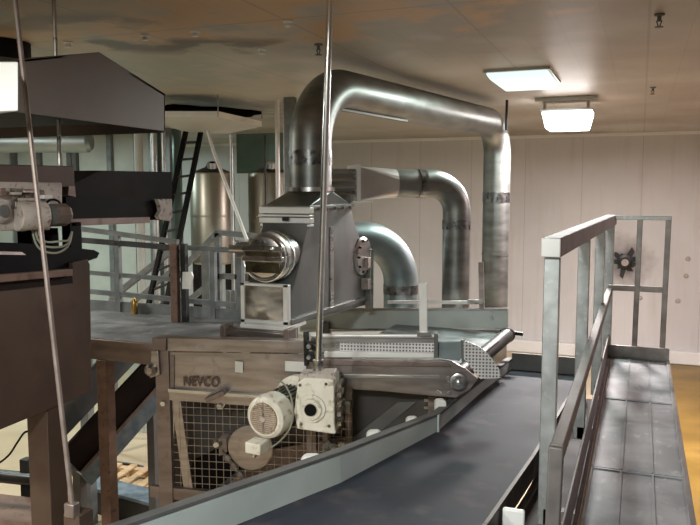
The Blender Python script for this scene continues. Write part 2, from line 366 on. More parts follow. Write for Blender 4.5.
# ------------------------------------------------------------------ wide belt conveyor
BZ = 1.85
t = thing('belt_conveyor', (-1.1, 4.5, 0), 'wide dark rubber belt conveyor with pale steel side plate beside the guard rail', 'conveyor')
wl = [V((-2.75, .6)), V((-2.06, 2.25)), V((-1.485, 3.639)), V((-1.209, 4.697)), V((-1.124, 5.827)), V((-1.03, 6.62))]
wt = [.20, .185, .163, .105, .085, .085]     # height of the side plate above the belt
rr = [V((-.9, .6)), V((-.76, 2.25)), V((-.652, 3.415)), V((-.563, 4.429)), V((-.49, 5.7)), V((-.415, 6.62))]
a = [V((p.x, p.y, BZ)) for p in wl]; b = [V((p.x, p.y, BZ)) for p in rr]
mb = MB(); n = len(a)
vs = a+b+[p-Zx*.02 for p in a]+[p-Zx*.02 for p in b]
fs = []
for i in range(n-1): fs += [(i, i+1, n+i+1, n+i), (2*n+i, 3*n+i, 3*n+i+1, 2*n+i+1), (i, 2*n+i, 2*n+i+1, i+1), (n+i, n+i+1, 3*n+i+1, 3*n+i)]
fs += [(0, n, 3*n, 2*n), (n-1, 3*n-1, 4*n-1, 2*n-1)]
mb.add(vs, fs).build('belt', 'belt', t)
for i0, i1 in ((0, 3), (3, 5)):
    mb = MB(); cp = MB()
    for i in range(i0, i1):
        d = (wl[i+1]-wl[i]).normalized(); o = V((-d.y, d.x, 0))
        p, q = a[i], a[i+1]; e = d.to_3d()*.004
        mb.loft([p-Zx*.2, p+Zx*wt[i], p+Zx*wt[i]+o*.008, p-Zx*.2+o*.008], [q-Zx*.2+e, q+Zx*wt[i+1]+e, q+Zx*wt[i+1]+o*.008+e, q-Zx*.2+o*.008+e])
        P0 = p+Zx*wt[i]; Q0 = q+Zx*wt[i+1]
        cp.loft([P0-o*.006, P0+o*.05, P0+o*.05+Zx*.016, P0-o*.006+Zx*.016], [Q0-o*.006+e, Q0+o*.05+e, Q0+o*.05+e+Zx*.016, Q0-o*.006+e+Zx*.016])
    sp = mb.build('side_plate', 'troughside', t); cp.build('edge_strip', 'conc', t)['label'] = 'dark rubber edging strip'
MB().bar(a[3]-Zx*.02+V((.006, -.01, 0)), a[3]+Zx*.115+V((.006, -.01, 0)), .03, .012, up=(1, 0, 0)).build('joint_strip', 'troughside', t)
mb = MB()
for i in range(n-1): mb.bar(b[i]-Zx*.06+V((.012, 0, 0)), b[i+1]-Zx*.06+V((.012, .006, 0)), .02, .14)
mb.build('right_side_plate', 'warmrail', t)
MB().bar(a[-1]+Zx*.0, b[-1]+Zx*.0, .02, .3).build('end_plate', 'conc', t)
mb = MB()
for i in range(n-1):
    mb.bar(a[i]-Zx*.3+V((-.02, 0, 0)), a[i+1]-Zx*.3+V((-.02, 0, 0)), .05, .14)
    mb.bar(b[i]-Zx*.3, b[i+1]-Zx*.3, .05, .14)
mb.build('frame_beam', 'conc', t)
for y, xl, xr in ((2.3, -2.0, -.78), (4.6, -1.25, -.58), (6.5, -1.05, -.45)):
    for x in (xl, xr): MB().bb((x-.04, y-.04, 0), (x+.04, y+.04, BZ-.32)).build('leg', 'conc', t)
# white plastic idler end plates standing just outside the left side plate
def idler(px, py, w, h, D):
    c = P(px, py, D=D); d = (wl[3]-wl[2]).normalized().to_3d(); pts = []
    r = w*.35
    for k in range(7): th = math.pi-math.pi/2*k/6; pts.append((-w/2+r+r*math.cos(th), h-r+r*math.sin(th)))
    for k in range(7): th = math.pi/2-math.pi/2*k/6; pts.append((w/2-r+r*math.cos(th), h-r+r*math.sin(th)))
    pts += [(w/2, -.12), (-w/2, -.12)]
    rt = RT*.97+V((0, .1, 0)); rt.z = 0; rt.normalize()
    MB().prism([c+rt*x+Zx*z for x, z in pts], V((-rt.y, rt.x, 0))*.05).build('idler_bracket', 'plastic', t, bevel=.004)['label'] = 'white plastic idler bracket'
for px, py, w, D in ((208, 505, .13, 3.85), (312, 462, .125, 4.2), (375, 437, .10, 4.62), (413, 423, .085, 4.9), (441, 405, .075, 5.1)): idler(px, py, w, .035, D)
c = P(512, 525, Z=1.78); mb = MB().bb(c+V((-.05, 0, -.1)), c+V((.06, .03, .08))); mb.build('idler_bracket', 'plastic', t, bevel=.01)
MB().bb(c+V((-.05, -.16, -.12)), c+V((.03, -.01, .0))).build('idler_block', 'blackm', t, bevel=.006)

# ------------------------------------------------------------------ shaker frame (NEVCO plate) in its own slightly turned plane
A14 = math.radians(14); MU = V((math.cos(A14), math.sin(A14), 0)); MN = V((math.sin(A14), -math.cos(A14), 0)); MP0 = P(158, 345, D=5.45)
def mp(x, y, off=0): return P(x, y, pl=(MP0+MN*off, MN))
def plate(name, pts, m, par, off=0, th=.012, bevel=0):
    return MB().prism([mp(x, y, off) for x, y in pts], -MN*th).build(name, m, par, bevel=bevel)
t = thing('shaker_frame', (mp(235, 500).x, mp(235, 500).y, 0), 'brown stained steel frame with NEVCO plate and wire mesh guard under the steam hood', 'frame')
def leg(x0, y0, x1, y1, w0, off, m='warmpaint', d=.07):
    a0 = mp(x0, y0, off); b0 = mp(x1, y1, off); 
    return MB().prism([a0, a0+MU*w0, b0+MU*w0, b0], -MN*d).build('leg', m, t, bevel=.004)
def down(x, y, off=0):   # point on the floor under a frame point
    p = mp(x, y, off); return V((p.x, p.y, 0))
def vleg(x, y, w, off=0, m='warmpaint', d=.06, lean=0):
    a0 = mp(x, y, off); b0 = V((a0.x, a0.y, 0))+MU*lean
    return MB().prism([a0, a0+MU*w, b0+MU*w, b0], -MN*d).build('leg', m, t, bevel=.004)
vleg(154, 338, .105, .03, lean=.02); vleg(163, 345, .075, .0, 'warm', lean=.28)
vleg(306, 400, .075, -.02); vleg(322, 400, .055, -.04); vleg(345, 392, .05, -.06); vleg(428, 396, .06, -.2)
plate('top_beam', [(153, 337.5), (306, 341), (306, 353.5), (153, 351)], 'warm', t, .03, .09, .004)
plate('beam_end_block', [(152, 338), (166, 338), (166, 351), (152, 351)], 'warmpaint', t, .05, .02, .004)
pn = plate('front_panel', [(166, 352), (352, 355), (352, 400), (168, 392)], 'warm', t, .005, .01)
plate('panel_rim', [(170, 356), (174, 356), (174, 388), (170, 391)], 'warmpaint', t, .016, .012)
plate('lower_lip', [(168, 389), (350, 402), (350, 405), (168, 392)], 'steel', t, .04, .035)
plate('lower_rail', [(168, 392), (350, 405), (350, 413), (168, 400)], 'warm', t, .03, .03)
plate('handle_bar', [(204, 399), (222, 391), (225, 395), (207, 403)], 'warmpaint', t, .11, .07, .004)
for x, y in ((162.5, 404), (219, 407)): MB().lathe(mp(x, y, .05), -MN, [(0, .02), (.03, .02), (.03, .03), (.05, .03)], 6).build('bolt', 'steel', t)
for pts in ([(235, 361), (243, 362), (243, 373), (235, 372)], [(285, 361), (306, 362), (306, 372), (285, 371)]): plate('label_sticker', pts, 'paper', t, .018, .004)
fc = bpy.data.curves.new('nevco_tmp', 'FONT'); fc.body = 'NEVCO'; fc.size = .098; fc.extrude = .0015; fc.offset = .0022; fc.space_character = 1.05
fo = bpy.data.objects.new('nevco_tmp', fc); COL.objects.link(fo)
me = bpy.data.meshes.new_from_object(fo.evaluated_get(bpy.context.evaluated_depsgraph_get())); bpy.data.objects.remove(fo)
lo = mp(183, 385.5, .022); R3 = Matrix((MU, Zx, MN)).transposed()
lt = MB().add([lo+R3 @ V((v.co.x*.80, v.co.y, v.co.z)) for v in me.vertices], [tuple(p.vertices) for p in me.polygons]).build('lettering', 'letter', t); lt['label'] = 'dark NEVCO lettering'
# wire mesh guard
mb = MB(); o = mp(172, 399, .0); wid = (mp(352, 410)-mp(172, 399)).dot(MU); hgt = 1.02
k = 0
while k*.055 < wid: mb.bar(o+MU*k*.055, o+MU*k*.055-Zx*hgt, .0038, .0038, up=(0, 1, 0)); k += 1
k = 0
while k*.058 < hgt: mb.bar(o-Zx*k*.058, o-Zx*k*.058+MU*wid, .0038, .0038); k += 1
mb.build('wire_mesh', 'warm', t)
# inner boards behind the mesh, run low to keep the gaps dark
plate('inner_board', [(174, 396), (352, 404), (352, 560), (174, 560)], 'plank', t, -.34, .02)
plate('void_shade_patch', [(180, 466), (222, 446), (260, 436), (262, 452), (200, 500), (182, 500)], 'black', t, -.325, .01)  # black patch painted for the unlit gap behind the mesh
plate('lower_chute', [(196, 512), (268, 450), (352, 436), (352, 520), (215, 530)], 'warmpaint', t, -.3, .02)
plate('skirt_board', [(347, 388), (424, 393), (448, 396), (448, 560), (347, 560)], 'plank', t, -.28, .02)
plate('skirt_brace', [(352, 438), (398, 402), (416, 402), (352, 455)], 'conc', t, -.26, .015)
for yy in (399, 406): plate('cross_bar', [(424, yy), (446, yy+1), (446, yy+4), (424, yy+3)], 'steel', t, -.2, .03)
plate('bottom_rail', [(150, 486), (300, 500), (300, 512), (150, 497)], 'warmpaint', t, .02, .04)
plate('side_lug', [(151, 352), (158, 350), (160, 375), (150, 378)], 'warm', t, .06, .03, .004)
MB().lathe(mp(149, 371, .1), -MN, [(0, .022), (.02, .045), (.05, .045)], 12).build('lug_boss', 'warm', t)

# gear motor on the frame
g0 = P(300, 382, D=5.0)
t = thing('gear_motor', g0, 'cream gearbox with hollow bore and round rusty fan grille motor in front of NEVCO plate', 'gear motor')
GO = .50
def gp(x, y, off=GO): return mp(x, y, off)
hp = [(298, 383), (304, 378), (333, 379), (334, 381), (334.5, 424), (336, 434), (331, 434), (297, 429), (294, 412), (296, 395)]
MB().prism([gp(x, y) for x, y in hp], -MN*.24).build('housing', 'cream', t, bevel=.008)
MB().prism([gp(x, y, GO-.24) for x, y in [(300, 380), (338, 379), (340, 434), (302, 430)]], -MN*.2).build('rear_housing', 'grime', t, bevel=.006)
MB().prism([gp(x, y, GO-.02) for x, y in [(300, 374), (334, 373), (336, 380), (298, 382)]], -MN*.14).build('top_lug_plate', 'creamdull', t, bevel=.004)
bc = gp(311.5, 408.5)
MB().lathe(bc-MN*.005, MN, [(0, .094), (.018, .092), (.02, .082), (.02, .07), (.036, .068), (.038, .046)], 36).build('bore_flange', 'cream', t)
MB().lathe(bc+MN*.01, MN, [(0, .045), (.026, .045), (.027, .038)], 28).build('bore_ring', 'creamdull', t)
MB().lathe(bc+MN*.02, MN, [(0, .040), (.018, .040)], 24).build('hollow_bore', 'black', t)
for x, y in ((300, 385), (326, 384), (329, 426), (301, 424)): MB().lathe(gp(x, y)-MN*.004, MN, [(0, .011), (.012, .010)], 6).build('housing_bolt', 'grime', t)
for k in range(10):  # side casting ribs, one flank
    pass
mb = MB()
for k in range(5): mb.prism([gp(337, 384+k*9.5, GO-.03), gp(341, 384+k*9.5, GO-.03), gp(341, 388+k*9.5, GO-.03), gp(337, 388+k*9.5, GO-.03)], -MN*.15)
mb.build('side_rib', 'grime', t)
mc = P(296, 401, D=5.14); mf = P(263.5, 418.5, D=4.78); ax = (mf-mc).normalized(); Lm = (mf-mc).length
MB().lathe(mc-ax*.06, ax, [(0, .175), (.05, .175), (.055, .15), (.10, .125)], 40).build('motor_flange', 'cream', t)
MB().lathe(mc+ax*.03, ax, [(0, .118), (Lm-.16, .118)], 36).build('motor_body', 'olive', t)
mb = MB(); x = ax.cross(Zx).normalized(); y = ax.cross(x)
for k in range(28):
    a_ = 2*math.pi*k/28; d = x*math.cos(a_)+y*math.sin(a_); mb.bar(mc+ax*.06+d*.125, mc+ax*(Lm-.12)+d*.125, .006, .026, up=d)
mb.build('cooling_fins', 'olive', t)
MB().lathe(mc+ax*(Lm-.15), ax, [(0, .141), (.1, .145), (.13, .138), (.148, .118), (.148, .105)], 40).build('fan_cover', 'cream', t)
gl = MB().lathe(mc+ax*(Lm-.015), ax, [(0, .104), (.018, .104)], 36); gr = gl.build('fan_grille', 'rustgrille', t)
mb = MB(); fo_ = mc+ax*(Lm+.006)
for k in range(-7, 8):
    h = k*.0135; w = math.sqrt(max(0, .1**2-h*h))
    mb.bar(fo_+y*h-x*w, fo_+y*h+x*w, .006, .006, up=ax)
for k in (-1, 1): mb.bar(fo_-y*.1+x*.0, fo_+y*.1, .012, .008, up=ax)
mb.lathe(fo_, ax, [(0, .022), (.008, .02)], 14)
mb.build('grille_bars', 'creamdull', gr)
c = P(257.5, 446, D=4.88); R_ = Matrix((x, ax, Zx)).transposed()
MB().box(c, (.12, .12, .075), R_).build('terminal_box', 'cream', t, bevel=.008)
MB().tube([c+V((-.02, 0, -.04)), c+V((-.03, 0, -.075))], .018, 10).build('cable_gland', 'steel', t)
pts = [P(x_, y_, D=d_) for x_, y_, d_ in ((276, 381, 4.98), (283, 383, 4.82), (290, 394, 4.76), (293, 410, 4.74), (290, 428, 4.78), (279, 442, 4.84), (268, 449, 4.9))]
def smooth(p, n=6):
    out = []
    for i in range(len(p)-1):
        p0, p1, p2, p3 = p[max(i-1, 0)], p[i], p[i+1], p[min(i+2, len(p)-1)]
        for k in range(n):
            s = k/n; out.append(.5*((2*p1)+(p2-p0)*s+(2*p0-5*p1+4*p2-p3)*s*s+(3*p1-p0-3*p2+p3)*s**3))
    return out+[p[-1]]
MB().tube(smooth(pts), .006, 8).build('motor_cable', 'cableM', t)
# round guard disc and tensioner below motor
dc = mp(251, 447, .07)
q = MB().lathe(dc, MN, [(0, .165), (.02, .165), (.022, .155)], 40).build('guard_disc', 'warm'); tag(q, 'round stained steel guard disc behind the motor on wire mesh', 'disc')
t = thing('tensioner_rod', mp(245, 481, .1), 'greasy threaded tensioner rod with knob in front of wire mesh', 'rod')
MB().tube([mp(221, 450, .1), mp(246, 482, .1)], .014, 10).build('rod', 'grime', t)
for f in (.2, .45, .7, .9): 
    p = mp(221, 450, .1).lerp(mp(246, 482, .1), f); d = (mp(246, 482, .1)-mp(221, 450, .1)).normalized(); MB().lathe(p, d, [(0, .024), (.03, .024)], 6).build('nut', 'warmpaint', t)
MB().lathe(mp(216, 445, .14), -MN, [(0, .02), (.02, .035), (.05, .035), (.06, .02), (.14, .018)], 12).build('knob', 'steel', t)
plate_ = MB().prism([mp(219, 438, .1), mp(226, 438, .1), mp(227, 452, .1), mp(219, 456, .1)], -MN*.1).build('bracket', 'warmpaint', t)
q = MB()
for k in range(9): q.lathe(mp(333+random.uniform(-6, 12), 452+random.uniform(-10, 12), .02+random.uniform(-.05, .08)), V((random.random()-.5, -1, random.random()-.3)), [(0, .02), (.02, .04), (.05, .035), (.07, .015)], 7)
tag(q.build('grease_clump', 'grime'), 'rusty grease caked clump beneath the cream gearbox', 'grease')

# ------------------------------------------------------------------ shaker tray conveyor
TZ = 2.16; YB = 6.75
t = thing('tray_conveyor', (-1.8, 5.6, 1.9), 'stainless tray conveyor under hood ending in a roller above the rubber belt', 'conveyor')
sp = [(312, 358), (441, 360), (452, 361.5), (466, 369), (478, 379), (470, 390), (456, 398), (431, 396), (380, 391), (318, 388)]
plate('side_plate', sp, 'warm', t, .0, .03, .004)
plate('side_plate_rib', [(318, 360), (446, 363), (452, 367), (318, 365)], 'warmpaint', t, .02, .02, .003)
plate('side_plate_rib', [(318, 374), (440, 376), (440, 379), (318, 378)], 'steel', t, .012, .012, .003)
bc = mp(458.5, 382, .02)
q = MB().lathe(bc-MN*.0, MN, [(0, .062), (.012, .062), (.016, .05), (.016, .042), (.03, .038)], 24).build('bearing', 'steel', t)
MB().lathe(bc+MN*.03, MN, [(0, .016), (.03, .014)], 12).build('shaft_end', 'bright', q)
for x, y in ((448, 378), (448, 383), (467, 381), (440, 393), (449, 393), (438, 392)): MB().lathe(mp(x, y, 0), MN, [(0, .014), (.014, .012)], 6).build('bolt', 'steel', t)
fa = mp(312, 356, -.03); fb = mp(452, 361, -.03)
MB().prism([V((fa.x, fa.y, TZ)), V((fb.x, fb.y, TZ)), V((-1.16, YB, TZ)), V((fa.x, YB, TZ))], (0, 0, -.02)).build('tray_floor', 'railgrey', t)
bl0 = P(300, 309, Y=YB); br0 = P(508, 309, Y=YB)
bw = MB().prism([bl0, br0, P(508, 330, Y=YB), P(300, 332, Y=YB)], (0, .02, 0)).build('back_wall', 'troughside', t)
MB().bar(bl0+V((0, -.01, 0)), br0+V((0, -.01, 0)), .03, .02).build('wall_lip', 'steel', t)
MB().bar(P(300, 329.5, Y=YB-.01), P(508, 329, Y=YB-.01), .02, .015).build('wall_lip', 'steel', t)
for y in (312, 318): MB().lathe(P(491.5, y, Y=YB), -Y1, [(0, .022), (.014, .02)], 8).build('bolt', 'steel', t)
r0 = P(507, 335.5, D=6.55); r1 = P(457, 377, D=5.36)
MB().tube([r0, r1], .062, 20).build('end_roller', 'raildark', t)
MB().tube([r0-(r0-r1)*.3+V((.04, 0, .055)), r1+V((.04, 0, .055))], .006, 6).build('roller_scraper', 'steel', t)
MB().bar(P(500, 331, Y=YB), P(523, 334, Y=YB), .05, .03).build('roller_bracket', 'blackm', t)
rb = r0; MB().tube([rb, rb+(r0-r1).normalized()*.03], .067, 18).build('roller_cap', 'black', t)
# guard strip and rods above the front side plate
MB().tube([mp(311, 335.5, .04), mp(436, 336, .04)], .013, 12).build('upper_rod', 'glaresteel', t)
MB().tube([mp(311, 340.5, -.05), mp(436, 341, -.05)], .014, 8).build('inner_rod', 'conc', t)
MB().prism([mp(324, 352, .05), mp(434, 353, .05), mp(434, 358, .05), mp(324, 357.5, .05)], -MN*.04).build('lower_rail', 'glaresteel', t, bevel=.004)
plate('perforated_strip', [(340, 343), (434, 343), (434, 352), (340, 352)], 'ratchet', t, .0, .006)
plate('strip_backing', [(312, 337.5), (434, 337.5), (434, 343), (340, 343), (340, 352), (312, 352)], 'steel', t, .0, .006)
MB().prism([mp(434, 334, .06), mp(438, 334, .06), mp(438, 358, .06), mp(434, 358, .06)], -MN*.12).build('rail_end_plate', 'conc', t)
plate('perforated_box', [(438, 342), (463, 341), (463, 357), (459, 361), (438, 358)], 'duct_blue', t, .02, .08, .004)
MB().prism([mp(x, y, .1) for x, y in [(463.5, 341), (470, 342.5), (478, 346), (486, 352), (493, 360), (499, 369), (501, 378), (480, 379), (464, 359)]], -MN*.012).build('fan_guard', 'ratchet', t)['label'] = 'fan shaped perforated guard plate'
MB().bar(mp(463, 340, .09), mp(464, 362, .09), .012, .03, up=(1, 0, 0)).build('guard_edge', 'conc', t)
for pts, m_ in (([(303, 332), (308, 332), (308, 366), (304, 366)], 'blackm'), ([(304, 341), (313, 341), (313, 350), (304, 350)], 'blackm'), ([(304, 352), (314, 352), (314, 362), (304, 362)], 'blackm')): plate('pivot_bracket', pts, m_, t, .12, .05, .004)
for y in (346, 357): MB().lathe(mp(309, y, .12), MN, [(0, .018), (.02, .016)], 10).build('pivot_bolt', 'steel', t)
MB().bar(mp(423, 283, .06), mp(423.5, 336, .06), .055, .02, up=MN).build('upright_flat_bar', 'glaresteel', t, bevel=.004)
MB().bar(mp(417, 334, .07), mp(431, 334, .07), .05, .03).build('flat_bar_foot', 'steel', t)
q = MB().bar(P(388, 302, Y=6.72), P(476, 302.5, Y=6.72), .03).build('rear_rod', 'glaresteel', t)
MB().bar(P(468, 301.5, Y=6.72), P(483, 302, Y=6.72), .05, .04).build('rear_rod_end', 'steel', t)
MB().bar(P(481, 262, Y=6.72), P(482, 309, Y=6.72), .045, .03, up=(0, 1, 0)).build('rear_upright', 'warm', t)
for x in (-2.9, -1.3):
    for y in (5.3, 6.75): MB().bb((x-.04, y-.04, 0), (x+.04, y+.04, TZ-.02)).build('leg', 'conc', t)

# ------------------------------------------------------------------ steam hood
HX = -2.405; HL = -2.80; YF = 4.90; YT = 5.243
t = thing('steam_hood', (-2.6, 5.7, 2.3), 'tall stainless steam hood with inspection box and round hatches under the large duct', 'hood')
def hx(x, y): return P(x, y, X=HX)
side = [hx(290, 326), hx(293, 292), hx(300, 262), hx(307, 228), hx(309, 207), hx(352, 207), hx(353, 218), hx(368, 262), hx(372, 286), hx(366, 305)]
mb = MB().prism(side, (HL-HX, 0, 0)); mb.build('hood_body', 'hood', t, bevel=.005)
# seam flanges on the big side plate
MB().bar(hx(290, 322)+X1*.012, hx(368, 297)+X1*.012, .02, .03).build('bottom_flange', 'duct', t)
p = hx(331, 224); MB().bb((HX, p.y-.035, 2.47), (HX+.01, p.y+.035, 3.15)).build('stiffener', 'steel', t)
# clamp bands on the front neck
for y0, y1, o in ((207, 213.5, .03), (214.5, 216.5, .05), (217.5, 223, .03), (224, 226.5, .015)):
    z0 = P(285, y1, Y=YT).z; z1 = P(285, y0, Y=YT).z
    MB().bb((HL-.02, YT-o, z0), (HX+.03, YT+.05, z1)).build('clamp_band', 'glaresteel', t, bevel=.006)
MB().tube([P(258, 216, Y=YT-.03), P(263, 216, Y=YT-.03)], .012, 8).build('clamp_screw', 'steel', t)
MB().box(P(285.5, 219, Y=YT-.06), (.05, .02, .03)).build('clamp_catch', 'blackm', t)
# top transition to the round duct
zt = P(300, 207, Y=YT).z; zb = 3.44
hw, hd, yc = (HX-HL)/2, .46, YT+.47; xc = (HX+HL)/2
sq_round([V((xc+hw, yc+hd, zt)), V((xc-hw, yc+hd, zt)), V((xc-hw, yc-hd, zt)), V((xc+hw, yc-hd, zt))], V((-2.585, 5.69, zb)), X1, Y1, .19).build('duct_transition', 'hood', t, ang=12)
MB().bb((HL-.01, YT-.01, zt-.02), (HX+.02, YT+.95, zt+.01)).build('top_flange', 'duct', t, bevel=.004)
for k in range(5): MB().lathe((HX+.02, YT+.15+k*.17, zt-.02), X1, [(0, .014), (.02, .012)], 6).build('flange_bolt', 'steel', t)
# inspection box in front
YI = P(287.5, 305, X=HX).y; HR = HX+.004; HLi = P(242, 305, Y=YI).x; z0 = P(265, 325, Y=YI).z; z1 = P(265, 284, Y=YI).z
ib = MB().bb((HLi, YI, z0), (HR, YI+.05, z1)).build('inspection_box', 'glaresteel', t, bevel=.006)
m_ = mat('ripple reflection steel', (.35, .31, .27), (.92, .90, .86), .18, .8, 4, (1, 1, 1.6), 1.0, lo=.46, hi=.56, detail=2); M['ripple_glare'] = m_  # light and dark blotches paint wavy reflections into the colour
yq = YI-.004
MB().bb((HLi+.03, yq-.004, z0+.04), (HR-.03, yq+.01, z1-.015)).build('polished_window', 'ripple_glare', ib)
mb = MB()
for x0_, x1_, a_, b_ in ((HLi, HR, z1-.015, z1), (HLi, HR, z0+.015, z0+.035), (HLi, HLi+.03, z0, z1), (HR-.03, HR, z0, z1)): mb.bb((x0_, yq-.014, a_), (x1_, yq, b_))
mb.build('window_frame', 'glaresteel', ib)
zs = P(258, 331, Y=YI-.03).z; zm = P(258, 350, Y=YI-.05).z
MB().bb((HLi-.01, YI-.02, z0-.03), (HR+.01, YI+.3, z0)).build('box_base', 'glaresteel', t, bevel=.004)
xa = P(226, 335, Y=YI-.05).x; xb = P(289, 335, Y=YI-.05).x
MB().bb((xa, YI-.04, zm+.02), (xb, YI+.02, z0-.03)).build('lower_apron', 'warm', t, bevel=.006)
MB().bb((xa, YI-.07, z0-.085), (xb, YI-.03, z0-.04)).build('apron_bar', 'steel', t, bevel=.004)
for x in (xa, xb): MB().bb((x-.022, YI-.10, zm), (x+.022, YI+.02, z0-.005)).build('side_clamp', 'warmpaint', t, bevel=.004)
# round manway barrel with strap
bz = P(270, 257, Y=YF).z; bx_ = P(269, 257, Y=4.93).x
br = MB().lathe((bx_, 5.15, bz), -Y1, [(0, .17), (.18, .17), (.2, .185), (.225, .185), (.23, .165), (.28, .165), (.30, .15), (.31, .10)], 40).build('round_hatch', 'steel', t)
MB().tube([V((bx_+.178*math.cos(a), 4.86, bz+.178*math.sin(a))) for a in [math.pi*(1.03+k/24*1.0) for k in range(25)]], .010, 8).build('hatch_strap', 'bright', br)
for dz in (.065, -.01): MB().bb((bx_-.175, 4.83, bz+dz-.02), (bx_+.16, 4.865, bz+dz+.02)).build('hatch_bar', 'bright' if dz < 0 else 'steel', br, bevel=.004)
MB().bb((bx_-.15, 4.835, bz-.115), (bx_+.14, 4.86, bz-.035)).build('hatch_panel', 'hatchd', br, bevel=.004)
MB().bb((bx_-.15, 4.835, bz+.01), (bx_+.14, 4.86, bz+.045)).build('hatch_panel', 'hatchd', br, bevel=.004)
MB().tube([V((bx_+.182*math.cos(a), 5.0, bz+.182*math.sin(a))) for a in [2*math.pi*k/32 for k in range(33)]], .008, 8).build('clamp_ring', 'bright', br)
for dx in (-.02, .06): MB().lathe((bx_+dx, 4.83, bz+.1-dx*.6), -Y1, [(0, .02), (.03, .018)], 8).build('hatch_knob', 'steel', br)
# side latch cluster at left of the hatch
MB().bb((bx_-.30, 4.95, bz-.02), (bx_-.17, 5.02, bz+.1)).build('latch_block', 'steel', t, bevel=.006)
MB().tube([V((bx_-.33, 4.93, bz+.05)), V((bx_-.2, 4.93, bz+.05))], .03, 12).build('latch_pin', 'steel', t)
for k in range(3): MB().bb((bx_-.22, 4.95, bz-.1-.1*k), (bx_-.19, 5.0, bz-.04-.1*k)).build('latch_link', 'warm', t, bevel=.004)
# round side hatch
sc = hx(361, 256)
sh = MB().lathe(sc, X1+V((0, -.1, 0)), [(0, .18), (.02, .18), (.03, .165), (.04, .15)], 36).build('side_hatch', 'steel', t)
mb = MB()
for k in range(10): a = 2*math.pi*k/10; mb.lathe(sc+V((.03, .15*math.cos(a), .15*math.sin(a))), X1, [(0, .012), (.02, .011)], 6)
mb.build('hatch_bolts', 'blackm', sh)
MB().bb((HX+.0, 6.52, 2.3), (HX+.06, 6.6, 2.9)).build('side_channel', 'steel', t, bevel=.004)
for z in (2.78, 2.58): MB().bb((HX+.0, 6.42, z-.05), (HX+.07, 6.50, z+.05)).build('junction_plate', 'creamdull', t, bevel=.004)

# ------------------------------------------------------------------ ducts
ZD = 4.33; near = V((-2.585, 5.69, 0)); far = V((P(496.5, 190, D=9.9).x, P(496.5, 190, D=9.9).y, 0))
t = thing('exhaust_duct', (near.x, near.y, 3.4), 'large stainless exhaust duct rising from hood, crossing under ceiling and dropping by back', 'duct')
path = fillet([V((near.x, near.y, 3.40)), V((near.x, near.y, ZD)), V((far.x, far.y, ZD)), V((far.x, far.y, 0.0))], [.5, .42], 14)
MB().tube(path, .178, 40, caps=False).build('pipe', 'duct', t)
def ring(z, c, r, h=.09, m='band'): return MB().lathe((c.x, c.y, z-h/2), Zx, [(0, r), (h, r)], 32).build('clamp_band', m, t)
ring(3.72, near, .1835, .12); ring(3.36, far, .184, .13); ring(3.46, near, .205, .035, 'bright'); ring(2.6, far, .184, .03, 'duct')
d = (far-near).normalized()
MB().bar(near+V((0, 0, ZD-.17))+d*.35+V((.06, 0, -.01)), near+V((0, 0, ZD-.17))+d*1.6+V((.06, 0, -.01)), .03, .02).build('support_strap', 'warmrail', t)
for f in (1.4, 3.2): MB().lathe(near+V((0, 0, ZD))+d*f, d, [(0, .1795), (.02, .1795)], 32).build('seam_ring', 'duct', t)

t = thing('branch_duct', (-2.2, 6.2, 3.4), 'medium stainless duct leaving the hood through ribbed bellows and cone, then bending down', 'duct')
D2 = 6.55
a0 = P(354, 183, Y=6.38); b0 = P(395, 183, Y=6.60); e0 = P(457, 183, Y=7.0); f0 = V((e0.x, e0.y, 1.0)); 
a0.z = b0.z = e0.z = 3.515
dd = (e0-a0).normalized()
MB().tube(fillet([b0-dd*.03, e0, f0], [.27], 14), .132, 36, caps=False).build('pipe', 'duct', t)
w0 = dd.cross(Zx).normalized()
M['cone'] = mat('cone sheet steel', (.50, .46, .45), (.60, .56, .55), .38, .75, 3)
def sq(c, h, v): return [c+w0*h*i+Zx*v*j for i, j in ((-1, -1), (1, -1), (1, 1), (-1, 1))]
# square to round cone
c4 = [a0+w0*.15*i+Zx*.15*j for i, j in ((1, 1), (-1, 1), (-1, -1), (1, -1))]
sq_round(c4, b0, w0, Zx, .132).build('square_to_round_cone', 'cone', t, ang=12)
MB().loft(sq(a0-dd*.02, .17, .165), sq(a0+dd*.015, .17, .165)).build('square_flange', 'glaresteel', t)
s0 = a0-dd*.30
mb = MB()
mb.loft(sq(s0, .11, .13), sq(a0-dd*.02, .11, .13))
for k in range(4): mb.tube([s0-w0*.11+Zx*(-.1+.067*k), a0-dd*.02-w0*.11+Zx*(-.1+.067*k)], .03, 10); mb.tube([s0+w0*.11+Zx*(-.1+.067*k), a0-dd*.02+w0*.11+Zx*(-.1+.067*k)], .03, 10)
mb.build('ribbed_bellows', 'steel', t)
def ring2(z, c, r, h, m='band'): return MB().lathe((c.x, c.y, z-h/2), Zx, [(0, r), (h, r)], 32).build('clamp_band', m, t)
ring2(P(457, 225, D=7.0).z, e0, .137, .09)
MB().lathe(b0+dd*.22, dd, [(0, .137), (.07, .137)], 32).build('clamp_band', 'band', t)
MB().bb(a0+V((-.09, -.17, -.19)), a0+V((.03, -.1, -.12))).build('damper_latch', 'steel', t)
MB().bar(a0+V((-.09, -.15, -.17)), a0+V((.22, -.1, -.165)), .012).build('damper_rod', 'steel', t)

t = thing('short_elbow_duct', (-1.9, 6.3, 2.3), 'bluish zinc elbow duct curving from hood side down behind the tray wall', 'duct')
e1 = P(401, 240, Y=7.05); st = V((HX-.33, 6.5, 0)); st.z = P(360, 240, D=7.1).z; e1.z = st.z
MB().tube(fillet([st, e1, V((e1.x, e1.y, 1.0))], [.44], 16), .172, 36, caps=False).build('pipe', 'duct_blue', t)
MB().lathe((e1.x, e1.y, P(401, 292, D=7.3).z-.03), Zx, [(0, .176), (.09, .176)], 32).build('clamp_band', 'band', t)

